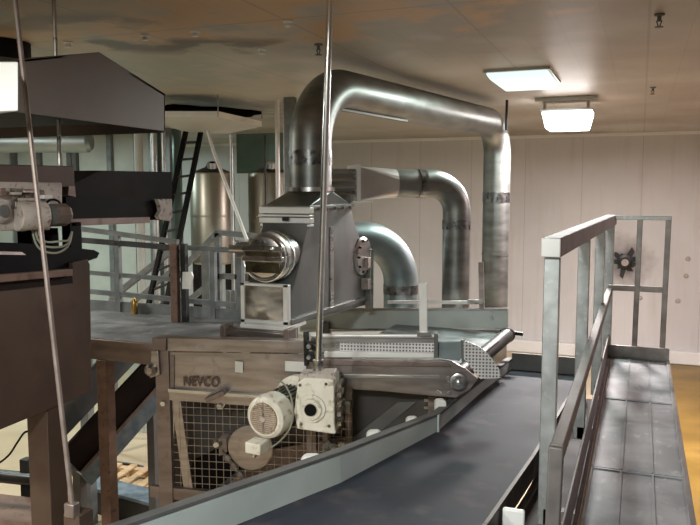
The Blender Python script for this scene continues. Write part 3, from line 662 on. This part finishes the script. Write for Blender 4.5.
# rods
cx0 = P(330, 0, Z=4.6); cx1 = P(318, 376, D=4.92)
t = thing('support_rod', cx1, 'bright steel hanger rod dropping from ceiling to bracket above the gearbox', 'rod')
MB().tube([cx0, cx1], .0215, 16).build('rod', 'bright', t)
MB().tube([cx1-Zx*.02, cx1+Zx*.11], .035, 12).build('clevis', 'steel', t)
MB().bb(cx1+V((-.12, -.02, -.03)), cx1+V((.1, .06, .0))).build('mounting_plate', 'warm', t)
a_ = P(15, 0, D=3.0); b_ = P(73, 512, D=3.0)
t = thing('leaning_rod', b_, 'long thin steel rod leaning in front of the brown tank at left', 'rod')
tp = a_+(a_-b_)*((CE-a_.z)/(a_.z-b_.z))
MB().tube([tp, b_], .0105, 12).build('rod', 'rodm', t)
MB().bb(b_+V((-.03, -.02, -.02)), b_+V((.02, .02, .04))).build('end_clamp', 'warmpaint', t, bevel=.006)
MB().bb(b_+V((-.04, -.01, -1.0)), b_+V((.04, .07, -.01))).build('anchor_post', 'brown', t)
MB().lathe(tp, -Zx, [(0, .04), (.02, .04), (.03, .02)], 12).build('ceiling_plate', 'blackm', t)

# ------------------------------------------------------------------ brown machine at left (faces lie on the plane X = LX)
LX = -2.873
def lp(x, y, o=0): return P(x, y, X=LX+o)
def lplate(name, pts, m, par, o=0, th=.02, bevel=0): return MB().prism([lp(x, y, o) for x, y in pts], (-th, 0, 0)).build(name, m, par, bevel=bevel)
t = thing('extraction_hood', (LX-.8, 3.3, 3.84), 'grey brown extraction hood with gabled side hanging below ceiling at left', 'hood')
hp = [(-60, 70), (18, 60.5), (99, 52), (165, 94), (165, 131), (18, 112), (-60, 102)]
lplate('side_panel', hp, 'hoodbrown', t, 0, .02)
lplate('far_side_panel', hp, 'hoodbrown', t, -1.55, .02) if False else None
q = [lp(x, y) for x, y in hp]
mb = MB()
for i in (1, 2, 3): mb.prism([q[i], q[i+1] if i < 3 else q[4], (q[i+1] if i < 3 else q[4])+V((-1.5, 0, 0)), q[i]+V((-1.5, 0, 0))], (0, -.01, -.012))
mb.prism([q[0], q[1], q[1]+V((-1.5, 0, 0)), q[0]+V((-1.5, 0, 0))], (0, -.01, -.012))
mb.build('roof_panel', 'hoodbrown', t)
MB().prism([p+V((-1.5, 0, 0)) for p in q], (-.02, 0, 0)).build('side_panel', 'darkbrown', t)
MB().bb((LX-1.45, 2.3, 3.86), (LX-.05, 3.75, 3.98)).build('inner_shade_box', 'darkbrown', t)  # dark box stands for the unlit inside of the open hood
for y in (2.9, 3.7): MB().tube([V((LX-1.2, y, 3.95)), V((LX-1.2, y, CE))], .008, 8).build('hanger_rod', 'blackm', t)
t = thing('steel_box', (-2.6, 2.2, 3.75), 'bright stainless box end at left edge beside the brown hood', 'box')
MB().prism([P(-80, 62, D=2.75), P(18.5, 61.5, D=2.75), P(18.5, 111, D=2.75), P(-80, 115, D=2.75)], V((-.35, .12, 0))).build('box_body', 'glaresteel', t, bevel=.004)
MB().tube([P(-50, 66, D=2.95), V((P(-50, 66, D=2.95).x, P(-50, 66, D=2.95).y, CE))], .01, 8).build('hanger_rod', 'blackm', t)
# round dark duct collar at ceiling behind
cc = P(-6, 53, Z=4.52)
tag(MB().lathe(V((cc.x, cc.y, 4.46)), Zx, [(0, .24), (.05, .27), (.14, .27)], 28).build('duct_collar', 'black'), 'black round duct collar on the ceiling above bright steel box', 'collar')
for x, y in ((28, 60), (14, 48)): pass

t = thing('upper_conveyor', (LX-.3, 4, 2.3), 'dark covered conveyor above the brown tank with torn pale end flap', 'conveyor')
lplate('cover_panel', [(75, 183), (100, 170.5), (172, 172), (172, 200), (75, 200)], 'darkbrown', t, -.15, .5)
lplate('side_board', [(66, 196), (170, 198), (166, 220), (66, 220)], 'black', t, -.14, .4)
lplate('lower_rail', [(72, 219), (150, 217), (150, 223), (72, 226)], 'warmpaint', t, -.1, .05)
lplate('end_flap', [(158, 199), (163, 201), (162, 199), (172, 199), (172.5, 216), (170, 221), (160, 219), (158, 216), (161, 211), (160, 205)], 'creamdull', t, -.1, .03)
lplate('main_beam', [(-60, 163), (74, 166), (75, 187), (-60, 188)], 'brown', t, 0, .12, .004)
lplate('beam_bracket', [(69, 186), (75, 186), (76, 197), (68, 195)], 'warmpaint', t, .0, .08)
MB().bb((LX-.5, lp(-40, 200).y, 3.3), (LX-.14, lp(74, 200).y, 3.45)).build('inner_trough', 'black', t)
# feet that carry it down to the tank
lplate('support_leg', [(70, 222), (81, 222), (82, 250), (71, 250)], 'black', t, -.1, .06)
lplate('support_leg', [(31, 228), (58, 228), (60, 262), (33, 262)], 'darkbrown', t, -.2, .1)
for x_ in (60,): 
    p = lp(x_, 165, -.3); MB().tube([p, V((p.x, p.y, CE))], .012, 8).build('hanger_rod', 'steel', t)

t = thing('drive_unit', lp(20, 232), 'dull cream gearbox plate and small motor with looping cables above the brown tank', 'gear motor')
lplate('gearbox_plate', [(-60, 181), (62, 182.5), (62.5, 186), (62.5, 210), (50, 230), (-60, 232)], 'creamdull', t, .05, .06, .006)
lplate('dark_recess', [(11, 188), (44, 190), (46, 206), (11, 202)], 'grime', t, .056, .01)
for x0_, y0_, w_, h_, m_ in ((14, 192, 8, 3, 'creamdull'), (24, 190, 14, 3, 'warm'), (22, 198, 16, 3, 'creamdull'), (16, 202, 5, 6, 'warm'), (44, 195, 9, 4, 'paper'), (1, 188, 5, 8, 'rusty')):
    lplate('linkage', [(x0_, y0_), (x0_+w_, y0_), (x0_+w_, y0_+h_), (x0_, y0_+h_)], m_, t, .085, .03, .003)
c = lp(-1, 211, .05)
MB().lathe(c, X1, [(0, .055), (.02, .055), (.022, .045), (.03, .045)], 28).build('output_flange', 'creamdull', t)
MB().lathe(c+X1*.028, X1, [(0, .03), (.01, .03)], 24).build('output_bore', 'conc', t)
c = lp(20, 216, .08); ma = Y1*.8+X1*.25
MB().lathe(c-ma*.02, ma, [(0, .072), (.03, .075), (.06, .07), (.14, .07)], 24).build('motor_flange', 'creamdull', t)
MB().lathe(c+ma*.13, ma, [(0, .055), (.07, .055)], 24).build('motor_body', 'conc', t)
MB().lathe(c+ma*.19, ma, [(0, .058), (.08, .058), (.095, .045)], 8).build('motor_cover', 'warmpaint', t)
for k in range(3):
    off = k*3
    pts = [P(x_, y_, D=d_) for x_, y_, d_ in ((38+off*.6, 204, 3.72), (34+off, 218, 3.68), (33+off, 234, 3.66), (40+off, 249-off*1.2, 3.68), (56+off, 253-off*2, 3.72), (68, 246-off, 3.78), (72, 232, 3.85))]
    MB().tube(smooth(pts), .0055, 8).build('cable', 'cableM', t)
pts = [P(x_, y_, D=d_) for x_, y_, d_ in ((44, 206, 3.72), (50, 200, 3.7), (58, 201, 3.72), (62, 207, 3.8))]
MB().tube(smooth(pts), .006, 8).build('cable', 'black', t)

t = thing('brown_tank', (LX-.8, 3, 0), 'large reddish brown steel tank on thick legs at left of the photo', 'tank')
lplate('side_panel', [(-70, 284), (73, 271.5), (73, 262), (87.5, 259), (90, 264), (92, 392), (0, 430), (-70, 459)], 'brown', t, 0, .03, .004)
e = lp(91, 262); eb = lp(92, 392)
MB().prism([V((LX-.02, e.y, e.z-.02)), V((LX-1.5, e.y, e.z-.02)), V((LX-1.5, eb.y, eb.z)), V((LX-.02, eb.y, eb.z))], (0, -.03, 0)).build('end_panel', 'brown', t)
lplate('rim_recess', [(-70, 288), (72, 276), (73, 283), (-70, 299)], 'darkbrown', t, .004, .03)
lplate('rim_bar', [(-70, 281), (73, 269), (73, 276), (-70, 289)], 'rusty', t, .03, .05, .004)
zb_ = eb.z
MB().bb((LX-1.5, lp(-70, 450).y, zb_), (LX-.02, eb.y-.02, zb_+.03)).build('bottom_panel', 'brown', t)
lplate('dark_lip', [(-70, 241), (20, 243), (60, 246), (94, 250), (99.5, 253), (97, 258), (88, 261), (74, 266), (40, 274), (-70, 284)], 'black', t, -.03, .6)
lplate('glint_stripe', [(-70, 249), (22, 252), (26, 255), (-70, 253.5)], 'bright', t, -.026, .01)  # polished strip added as a bright reflection on the dark lip
ya, yb = lp(50, 450).y, lp(68, 450).y; xl = P(28, 450, Y=ya).x; MB().bb((xl, ya, 0), (LX-.01, yb, zb_+.05)).build('leg', 'brown', t, bevel=.005)
p = lp(48, 450, -1.5); MB().bb((p.x-.08, p.y-.08, 0), (p.x+.08, p.y+.08, zb_+.05)).build('leg', 'brown', t, bevel=.005)
p = P(28, 432, D=4.2); pts = [P(x_, y_, D=d_) for x_, y_, d_ in ((30, 431, 4.1), (24, 433, 4.1), (17, 443, 4.15), (8, 456, 4.2), (-8, 468, 4.3))]
tag(MB().tube(smooth(pts), .006, 8).build('extension_cord', 'black'), 'thin black cord looping from tank leg across pale floor at left edge', 'cord')
t = thing('floor_skid', (LX-.6, 4.5, 0), 'dark pipe skid lying low behind the brown tank legs', 'skid')
a_ = P(-60, 470, D=6.0); b_ = P(175, 522, D=5.6)
for z, m_, r_ in ((.62, 'blackm', .05), (.40, 'blackm', .07)):
    a_ = P(-80, 468, Z=z); b_ = P(40, 480, Z=z); MB().tube([a_, b_], r_, 12).build('pipe', m_, t)
for f in (.1, .9):
    p = a_.lerp(b_, f); MB().bb((p.x-.05, p.y-.05, 0), (p.x+.05, p.y+.05, .62)).build('foot', 'blackm', t)

a_ = P(-60, 487, Z=.3); b_ = P(72, 502, Z=.3); MB().prism([V((a_.x, a_.y, 0)), V((b_.x, b_.y, 0)), V((b_.x+.1, b_.y-2, 0)), V((a_.x, a_.y-2, 0))], (0, 0, .3)).build('drip_tray', 'rusty', t)
# ------------------------------------------------------------------ catwalk
CZ = 2.25; CY0 = 4.78; CY1 = 5.95
t = thing('catwalk', (-4, 5.3, 0), 'grey checker plate catwalk on brown beam and columns behind the brown tank', 'walkway')
MB().bb((-5.4, CY0, CZ-.02), (-2.95, CY1, CZ)).build('deck_plate', 'deck', t)
MB().bb((-4.35, CY0-.02, CZ-.17), (-2.95, CY0+.06, CZ-.002)).build('front_beam', 'warmpaint', t, bevel=.004)
MB().bb((-5.4, CY1-.06, CZ-.17), (-2.95, CY1, CZ-.02)).build('rear_beam', 'railgrey', t, bevel=.004)
MB().bb((-5.4, CY1-.01, CZ), (-2.95, CY1+.01, CZ+.10)).build('toe_board', 'railgrey', t)
for x, y, m_ in ((-4.03, CY0+.02, 'rusty'), (-5.2, CY1-.05, 'railgrey'), (-3.0, CY1-.05, 'railgrey')): MB().bb((x-.05, y-.05, 0), (x+.05, y+.05, CZ-.17)).build('leg', m_, t, bevel=.004)
MB().bar((-4.0, CY0+.03, CZ-.15), (-3.4, CY0+.03, 1.5), .05).build('brace', 'railgrey', t) if False else None
t = thing('catwalk_railing', (-4.4, CY1, CZ), 'grey steel railing along the far edge of catwalk', 'railing')
def yr(x, y, o=0): return P(x, y, Y=CY1+o)
for (x0, y0, x1, y1, w, m_) in ((78, 228.5, 178, 242, .045, 'railgrey'), (80, 240, 172, 247.5, .05, 'raildark'), (82, 272, 180, 280, .04, 'railgrey'), (80, 290.5, 236, 305, .045, 'railgrey')):
    MB().bar(yr(x0, y0), yr(x1, y1), w).build('rail', m_, t)
for x_ in (118, 213, 240): 
    p = yr(x_, 250); MB().bb((p.x-.025, p.y-.025, CZ-.1), (p.x+.025, p.y+.025, P(x_, 235 if x_ < 200 else 249, Y=CY1).z)).build('post', 'railgrey', t)
p = yr(175.5, 300, -.3); q = P(177, 244, Y=CY1-.3)
MB().bar(V((p.x, p.y, CZ)), V((p.x, p.y, q.z)), .075, .05, up=(0, 1, 0)).build('corner_post', 'rusty', t, bevel=.005)
MB().bar(V((p.x+.07, p.y+.05, CZ)), V((p.x+.07, p.y+.05, q.z)), .05, .05, up=(0, 1, 0)).build('corner_post', 'raildark', t)
MB().bar(yr(176, 247), yr(240, 250.5), .045).build('rail', 'railgrey', t)
t = thing('stair_railing', (-4.7, 7.4, 0), 'grey sloping stair railing in front of the stainless tanks', 'railing')
SY = 7.4
def sr(x, y): return P(x, y, Y=SY)
for pts in ([(181, 270), (218, 232.5), (262, 236.5)], [(186, 303), (219, 276), (244, 277)], [(186, 303), (175, 315)]):
    for i in range(len(pts)-1): MB().bar(sr(*pts[i]), sr(*pts[i+1]), .06).build('rail', 'railgrey', t)
for x_, y_ in ((218, 233), (238, 240)): 
    p = sr(x_, y_); MB().bb((p.x-.03, p.y-.03, 0), (p.x+.03, p.y+.03, p.z)).build('post', 'railgrey', t)
p = sr(212, 255); MB().bb((p.x-.05, p.y-.15, 0), (p.x+.05, p.y-.05, p.z+.05)).build('post', 'railgrey', t)
for x_ in (228, 233, 238): 
    p = P(x_, 290, Y=7.2); MB().bb((p.x-.02, p.y-.02, 0), (p.x+.02, p.y+.02, p.z)).build('baluster', 'railgrey', t)
t = thing('steel_stringers', (-6, 7.6, 0), 'grey sloping stair stringers crossing behind the catwalk railing', 'stair')
for x0, y0, x1, y1, w in ((112, 298, 170, 252, .07), (100, 330, 182, 262, .05), (158, 318, 182, 290, .05)):
    MB().bar(P(x0, y0, Y=7.7), P(x1, y1, Y=7.7), w).build('stringer', 'railgrey', t)
p = P(182, 290, Y=7.7); MB().bb((p.x-.03, p.y-.03, 0), (p.x+.03, p.y+.03, p.z+.3)).build('post', 'railgrey', t)
p = P(112, 298, Y=7.7); MB().bb((p.x-.03, p.y-.03, 0), (p.x+.03, p.y+.03, p.z)).build('post', 'railgrey', t)
tag(MB().prism([P(182.5, 272, Y=CY1-.297), P(191, 272, Y=CY1-.297), P(192.5, 276, Y=CY1-.297), P(190.5, 289, Y=CY1-.297), P(182, 289, Y=CY1-.297)], (0, .02, 0)).build('notice_tag', 'plastic'), 'small pale tag hanging on the rail beside the rusty corner post', 'sign')
p = P(134.5, 305, Y=CY1-.06); p.z = CZ+.08
tag(MB().lathe(V((p.x, p.y, p.z-.08)), Zx, [(0, .03), (.08, .035), (.13, .025), (.16, .012)], 14).build('brass_glint', mat('brass', (.45, .28, .08), (.55, .36, .12), .35, .9, 10)), 'small brass shape added for a glint low behind the catwalk rail', 'valve')  # brass shape stands for a small glint

# ------------------------------------------------------------------ things under the catwalk
t = thing('incline_conveyor', (-4.8, 5.6, 0), 'narrow dark incline conveyor with rippled bluish belt under the catwalk', 'conveyor')
a_ = P(62, 458, D=6.4); b_ = P(160, 352, D=7.1); dd_ = (b_-a_).normalized(); side_ = dd_.cross(Zx).normalized(); upn = side_.cross(dd_)
MB().bar(a_-side_*.1-upn*.27, b_-side_*.1-upn*.27, .42, .16, up=upn).build('belt', 'blue', t)
MB().bar(a_+side_*.12, b_+side_*.12, .03, .26, up=upn).build('side_plate', 'darkbrown', t)
MB().bar(a_+side_*.13-upn*.15, b_+side_*.13-upn*.15, .04, .03, up=upn).build('side_plate', 'warmpaint', t)
MB().bar(a_-side_*.3+upn*.1, b_-side_*.3+upn*.1, .03, .3, up=upn).build('side_plate', 'conc', t)
for f in (.15, .9):
    p = a_.lerp(b_, f); MB().bb((p.x-.04, p.y-.04, 0), (p.x+.04, p.y+.04, p.z)).build('leg', 'conc', t)
# pallet
pc = P(112, 480, Z=.13)
t = thing('wooden_pallet', (pc.x, pc.y, 0), 'pale wooden pallet on beige floor beneath the catwalk', 'pallet')
Rp = Matrix.Rotation(math.radians(8), 3, 'Z')
for k in range(7): MB().box(V((pc.x, pc.y, .125))+Rp @ V(((k-3)*.2, 0, 0)), (.085, 1.0, .022), Rp).build('deck_board', 'wood', t, bevel=.003)
for k in (-1, 0, 1): MB().box(V((pc.x, pc.y, .066))+Rp @ V((0, k*.44, 0)), (1.22, .09, .095), Rp).build('stringer', 'wood', t, bevel=.003)
for k in (-1, 0, 1): MB().box(V((pc.x, pc.y, .010))+Rp @ V((k*.5, 0, 0)), (.10, 1.0, .018), Rp).build('base_board', 'wood', t)
pts = [P(x_, y_, Z=.02) for x_, y_ in ((84, 452), (88, 458), (100, 461), (120, 463), (142, 467), (165, 476))]
tag(MB().tube(smooth(pts), .02, 8).build('floor_hose', 'blackm'), 'dark hose lying on beige floor behind the wooden pallet', 'hose')
t = thing('floor_channel', P(95, 490, Z=0), 'blue grey plastic covered channel in front of the wooden pallet', 'channel')
a_ = P(70, 488, Z=.25)+V((0, .22, 0)); b_ = P(165, 514, Z=.25)+V((0, .22, 0))
MB().bar(a_, b_, .28, .05).build('channel_cover', 'blue', t)
MB().bar(V((a_.x, a_.y-.12, .12)), V((b_.x, b_.y-.12, .12)), .06, .24).build('channel_side', 'blackm', t)

# ------------------------------------------------------------------ background: tanks, ladder, panels, pipes
def tank(x0, x1, ytop, ybot, D, label):
    c0 = P((x0+x1)/2, ytop, D=D); r = (x1-x0)/2*D/740; zb = P((x0+x1)/2, ybot, D=D).z
    t = thing('process_tank', (c0.x, c0.y, 0), label, 'tank', 'stainless process tanks')
    MB().lathe(V((c0.x, c0.y, zb)), Zx, [(0, r*.9), (.06, r), (c0.z-zb-.03, r), (c0.z-zb, r*.97)], 48).build('shell', 'tank', t, ang=25)
    for h in (.03, (c0.z-zb)*.52): MB().lathe(V((c0.x, c0.y, zb+h)), Zx, [(0, r*1.012), (.03, r*1.012)], 48).build('seam_band', 'tank', t)
    MB().lathe(V((c0.x, c0.y, c0.z)), Zx, [(0, r*.95), (.05, r*.6), (.09, r*.3), (.16, .06)], 32).build('lid', 'blackm', t)
    MB().lathe(V((c0.x+r*.2, c0.y-r*.3, c0.z+.02)), Zx, [(0, .07), (.12, .08), (.15, .05)], 16).build('inlet_cap', 'bright', t)
    for k in range(4):
        a = math.pi/4+k*math.pi/2; MB().bb((c0.x+r*.75*math.cos(a)-.05, c0.y+r*.75*math.sin(a)-.05, 0), (c0.x+r*.75*math.cos(a)+.05, c0.y+r*.75*math.sin(a)+.05, zb+.05)).build('leg', 'blackm', t)
tank(190, 234, 173, 264, 11.2, 'stainless process tank standing behind the black ladder')
tank(248, 292, 173, 262, 11.6, 'stainless process tank standing right beside the large duct')
def beam(name, x0, y0, x1, y1, D, w, m, label, cat, D1=None, tofloor=False):
    a = P(x0, y0, D=D); b = P(x1, y1, D=D1 or D)
    if tofloor: b = V((a.x, a.y, 0))
    return tag(MB().bar(a, b, w, w, up=(0, 1, 0)).build(name, m), label, cat)
# black ladder
t = thing('black_ladder', P(155, 330, D=9.0), 'tall black ladder leaning up toward the pale canopy', 'ladder')
la0, la1 = P(186, 131, D=9.6), P(140, 345, D=8.6); lb0, lb1 = P(201, 131, D=9.6), P(160, 335, D=8.6)
MB().bar(la0, la1, .05, .05, up=(0, 1, 0)).build('stile', 'black', t); MB().bar(lb0, lb1, .05, .05, up=(0, 1, 0)).build('stile', 'black', t)
for k in range(11): MB().tube([la0.lerp(la1, .06+k*.088), lb0.lerp(lb1, .06+k*.088)], .016, 8).build('rung', 'raildark', t)
# canopy
CP = [P(140, 117, D=8.9), P(218, 114, D=8.9), P(262, 123, D=10.2)]; zc = CP[0].z; CP[1].z = CP[2].z = zc
c3 = CP[0]+(CP[2]-CP[1]); apex = [p.lerp((CP[0]+CP[2])/2, .6)-Zx*.13 for p in (CP[0], CP[1], CP[2], c3)]
t = thing('canopy', (apex[0].x, apex[0].y, zc-.2), 'pale shallow pyramid canopy hanging under the sooty ceiling above the black ladder', 'canopy')
MB().loft(apex, [CP[0], CP[1], CP[2], c3]).build('pan', 'panelwhite', t)
MB().prism([CP[0], CP[1], CP[2], c3], (0, 0, .07)).build('rim', 'glaresteel', t)
for p in (CP[0], CP[1], CP[2]): MB().tube([p*1.0, V((p.x, p.y, CE))], .008, 8).build('hanger_rod', 'steel', t)
hc = P(213, 112.5, Z=4.585)
mb = MB(); pts = []
for k in range(28):
    a = 2*math.pi*k/28; r = .9+.14*math.sin(3*a+1)+.08*math.sin(7*a); pts.append(V((hc.x+r*.62*math.cos(a)*1.0, hc.y+r*.95*math.sin(a), 4.575)))
M['soot'] = mat('matte black', (.0015, .0015, .0015), (.004, .0035, .003), .95, 0, 6); M['soot'].node_tree.nodes['Principled BSDF'].inputs['Specular IOR Level'].default_value = 0
tag(mb.prism(pts, (0, 0, .03)).build('ceiling_opening', 'soot'), 'flat black patch for the opening in the ceiling above the pale canopy', 'opening')  # flat black disc drawn for the dark hole
tag(MB().tube([P(208, 131, D=8.6), P(213, 150, D=8.5), P(247, 240, D=8.2)], .020, 12).build('diagonal_pipe', 'glaresteel'), 'bright thin pipe slanting from the canopy down to stair railing', 'pipe')
def vpipe(x, y0, D, r, m, label, y1=None):
    a = P(x, y0, D=D); a.z = min(a.z, CE); zb = 0 if y1 is None else P(x, y1, D=D).z
    return tag(MB().tube([a, V((a.x, a.y, zb))], r, 12).build('vertical_pipe', m), label, 'pipe')
vpipe(231, 134, 9.3, .022, 'galv', 'thin galvanised pipe standing between the two stainless tanks')
vpipe(277, 95, 9.5, .03, 'glaresteel', 'slim galvanised pipe running from ceiling just left of the large duct')
vpipe(265, 135, 9.4, .012, 'raildark', 'very thin dark pipe in front of the right stainless tank')
vpipe(138, 128, 10.2, .06, 'panelwhite', 'pale pipe left of the black ladder, second from the ladder')
vpipe(153.5, 130, 9.9, .045, 'galv', 'bright pipe standing nearest left of the black ladder')
vpipe(163, 130, 9.9, .03, 'galv', 'slim bright pipe immediately behind the black ladder stile')
t = thing('cable_riser', P(288, 180, D=9.2), 'bundle of vertical conduit channels rising to ceiling behind the large duct', 'conduit')
for k, x_ in enumerate((284, 287.5, 291, 294.5)):
    p = P(x_, 96, D=9.2); MB().bb((p.x-.014, p.y, 1.2), (p.x+.014, p.y+.03, CE)).build('conduit', 'galv' if k % 2 == 0 else 'raildark', t)
MB().bb((P(283, 150, D=9.2).x, P(283, 150, D=9.2).y+.035, 1.2), (P(296, 150, D=9.2).x, P(283, 150, D=9.2).y+.05, CE)).build('backing_tray', 'railgrey', t)
# wall panels and partitions at left
def panel(x0, x1, y0, y1, Y, m, label, name='wall_panel', cat='panel', th=.06):
    a = P(x0, y0, Y=Y); b = P(x1, y1, Y=Y); z0 = 0 if y1 > 300 else b.z
    return tag(MB().bb((a.x, Y, z0), (b.x, Y+th, min(a.z, CE-.01))).build(name, m, bevel=.01), label, cat)
panel(236, 283, 134, 173, 13.2, 'glassteal', 'teal glazed upper partition seen between the ladder and large duct', 'glazed_partition', 'partition')
t = thing('steel_partition', (-9, 11.6, 0), 'pale partition wall of tall white panels with dark posts behind the catwalk', 'partition')
for x0, x1, y0 in ((-60, 9, 152), (17, 36, 152), (41, 60, 152), (62, 66, 152), (78, 108, 130), (110, 135, 130), (138, 150, 130)):
    a = P(x0, y0, Y=11.5); b = P(x1, y0, Y=11.5); MB().bb((a.x, 11.5, 0), (b.x, 11.55, min(CE, a.z))).build('panel', 'panelwhite', t)
for x_ in (13, 38, 69, 74, 109, 136, 151, 168):
    p = P(x_, 140, Y=11.45); MB().bb((p.x-.05, 11.42, 0), (p.x+.05, 11.5, CE-.02)).build('post', 'railgrey' if x_ > 100 else 'conc', t)
a = P(-60, 150, Y=11.6); b = P(180, 150, Y=11.6); MB().bb((a.x, 11.6, 0), (b.x, 11.65, CE-.02)).build('backing_sheet', 'glassteal', t)
a = P(-60, 142, D=9.8); b = P(88, 142, D=9.8); b.z = a.z
tag(MB().tube(fillet([a, b], [])+[b+(b-a).normalized()*.05], [.14, .14, .10], 24).build('horizontal_duct', 'duct_blue'), 'bluish horizontal duct under the brown extraction hood', 'duct')
hd_ = S.objects['horizontal_duct']
for f in (.15, .85):
    p = a.lerp(b, f); MB().tube([p+Zx*.12, V((p.x, p.y, CE))], .01, 8).build('hanger_rod', 'blackm', hd_)

# ------------------------------------------------------------------ back wall details
t = thing('wall_pipe_stub', (HOLE.x, 15.9, HOLE.z-.1), 'soot ringed round pipe stub in back wall behind the gate rail', 'pipe')
MB().lathe(V((HOLE.x, 16.0, HOLE.z)), -Y1, [(0, .15), (.05, .15), (.06, .10), (.12, .10)], 24).build('collar', 'blackm', t)
MB().lathe(V((HOLE.x, 15.88, HOLE.z)), -Y1, [(0, .07), (.012, .07)], 20).build('opening', 'creamdull', t)
mb = MB()
for k in range(9):
    a = 2*math.pi*k/9+.3; d = V((math.cos(a), 0, math.sin(a))); s_ = V((-math.sin(a), 0, math.cos(a))); o = V((HOLE.x, 15.985, HOLE.z)); L_ = .27+.08*math.sin(k*2.3)
    mb.prism([o+d*.12+s_*.06, o+d*L_+s_*(.05+.02*math.sin(k)), o+d*(L_-.05)-s_*.03, o+d*.12-s_*.05], (0, -.012, 0))
mb.build('torn_collar_flap', 'blackm', t)
for x_, y_ in ((688, 259), (686, 276), (678, 301), (640, 298)):
    p = P(x_, y_, Y=16); mb = MB().lathe(p, -Y1, [(0, .05), (.02, .045), (.03, .02)], 10)
    tag(mb.build('wall_plug', 'creamdull'), 'small dull plug on the back wall right of the sooty pipe stub', 'plug', 'wall plugs')

# ------------------------------------------------------------------ ceiling fittings and lamps
for x_, y_ in ((145, 35), (195, 31), (288, 21), (68, 42), (27, 46), (262, 49)):
    p = P(x_, y_, Z=CE)
    q = MB().lathe(p, -Zx, [(0, .036), (.008, .036), (.014, .018), (.03, .018), (.034, .024), (.038, .022)], 12).build('ceiling_bolt_cap', 'plastic'); tag(q, 'small white bolt cap in the row across the stained ceiling', 'cap', 'white ceiling bolt caps')
def sprinkler(x_, y_, label, s=1.0):
    p = P(x_, y_, Z=CE); t = thing('sprinkler_head', p, label, 'sprinkler')
    MB().lathe(p, -Zx, [(0, .035*s), (.01, .035*s), (.015, .014*s), (.05*s, .014*s)], 12).build('escutcheon', 'conc', t)
    for sx_ in (-1, 1): MB().bar(p+V((sx_*.018*s, 0, -.045*s)), p+V((sx_*.004, 0, -.085*s)), .006, .006, up=(0, 1, 0)).build('yoke_arm', 'blackm', t)
    MB().lathe(p-Zx*.085*s, -Zx, [(0, .03*s), (.005, .03*s)], 10).build('deflector', 'conc', t)
sprinkler(659.5, 14, 'dark sprinkler head on the ceiling at upper right', .95)
sprinkler(318.5, 44, 'dark sprinkler head on ceiling just left of the bright support rod', .95)
sprinkler(653, 87, 'small dark sprinkler head on ceiling right of the glowing lamp', .9)
p = P(507, 100, Z=CE); q = P(506.5, 130, D=(p-CAM).dot(FW))
tag(MB().tube([p, V((p.x, p.y, q.z))], .018, 10).build('hanging_stub', 'blackm'), 'short black rod hanging from the ceiling above far duct bend', 'rod')

def lamp(cx, cy, wx, wy, h, diff, label, P_w, col, brackets=False, drop=.0, group=None):
    zt_ = CE-drop; t = thing('ceiling_light', (cx, cy, zt_-h), label, 'light', group)
    MB().loft([V((cx+i*wx*.5, cy+j*wy*.5, zt_-.03)) for i, j in ((-1, -1), (1, -1), (1, 1), (-1, 1))], [V((cx+i*wx*.5, cy+j*wy*.5, zt_)) for i, j in ((-1, -1), (1, -1), (1, 1), (-1, 1))]).build('housing', 'steel', t)
    MB().loft([V((cx+i*wx*.40, cy+j*wy*.42, zt_-h)) for i, j in ((-1, -1), (1, -1), (1, 1), (-1, 1))], [V((cx+i*wx*.48, cy+j*wy*.48, zt_-.03)) for i, j in ((-1, -1), (1, -1), (1, 1), (-1, 1))]).build('diffuser', diff, t, bevel=.02)
    if brackets:
        for i in (-1, 1): 
            MB().tube([V((cx+i*wx*.42, cy-wy*.5, CE)), V((cx+i*wx*.42, cy-wy*.5, zt_-.01))], .02, 8).build('hanger', 'steel', t)
        MB().bar((cx-wx*.6, cy-wy*.55, CE-.03), (cx+wx*.6, cy-wy*.55, CE-.03), .04).build('bracket_bar', 'panelwhite', t)
    ld = bpy.data.lights.new('lamp_glow', 'AREA'); ld.shape = 'RECTANGLE'; ld.size = wx*.8; ld.size_y = wy*.8; ld.energy = P_w; ld.color = col
    lo_ = bpy.data.objects.new('lamp_glow', ld); COL.objects.link(lo_); lo_.location = (cx, cy, zt_-h-.02)
    return t
lamp(-.90, 9.9, .62, .62, .24, 'lampw', 'glowing white ceiling lamp near the back wall, brightest in view', 320, (1, .91, .89), True, .14)
lamp(-1.14, 7.68, .62, 1.0, .10, 'lampd', 'pale rectangular ceiling light beside the far duct bend', 80, (.85, 1, .93))
# unseen ceiling lamps outside the frame, some added as fill light
L2 = [(-.9, -.6, 250, (.94, 1, .97)), (-3.6, -1.2, 220, (1, .98, .88)), (2.8, 9.5, 190, (1, .76, .80)), (-7.5, 4.6, 150, (1, .97, .88)), (-10, 8.5, 120, (.80, 1, .95)), (-12, 13, 110, (.8, 1, .93))]
for cx, cy, w, col in L2: lamp(cx, cy, .62, 1.0, .10, 'lampd', 'unseen rectangular ceiling light assumed outside the view', w, col, group='ceiling lights outside the view')
w = bpy.data.worlds.new('world'); S.world = w; w.use_nodes = True; w.node_tree.nodes['Background'].inputs[0].default_value = (.5, .5, .5, 1); w.node_tree.nodes['Background'].inputs[1].default_value = .05
for o in S.objects:
    if '_o' in o: del o['_o']
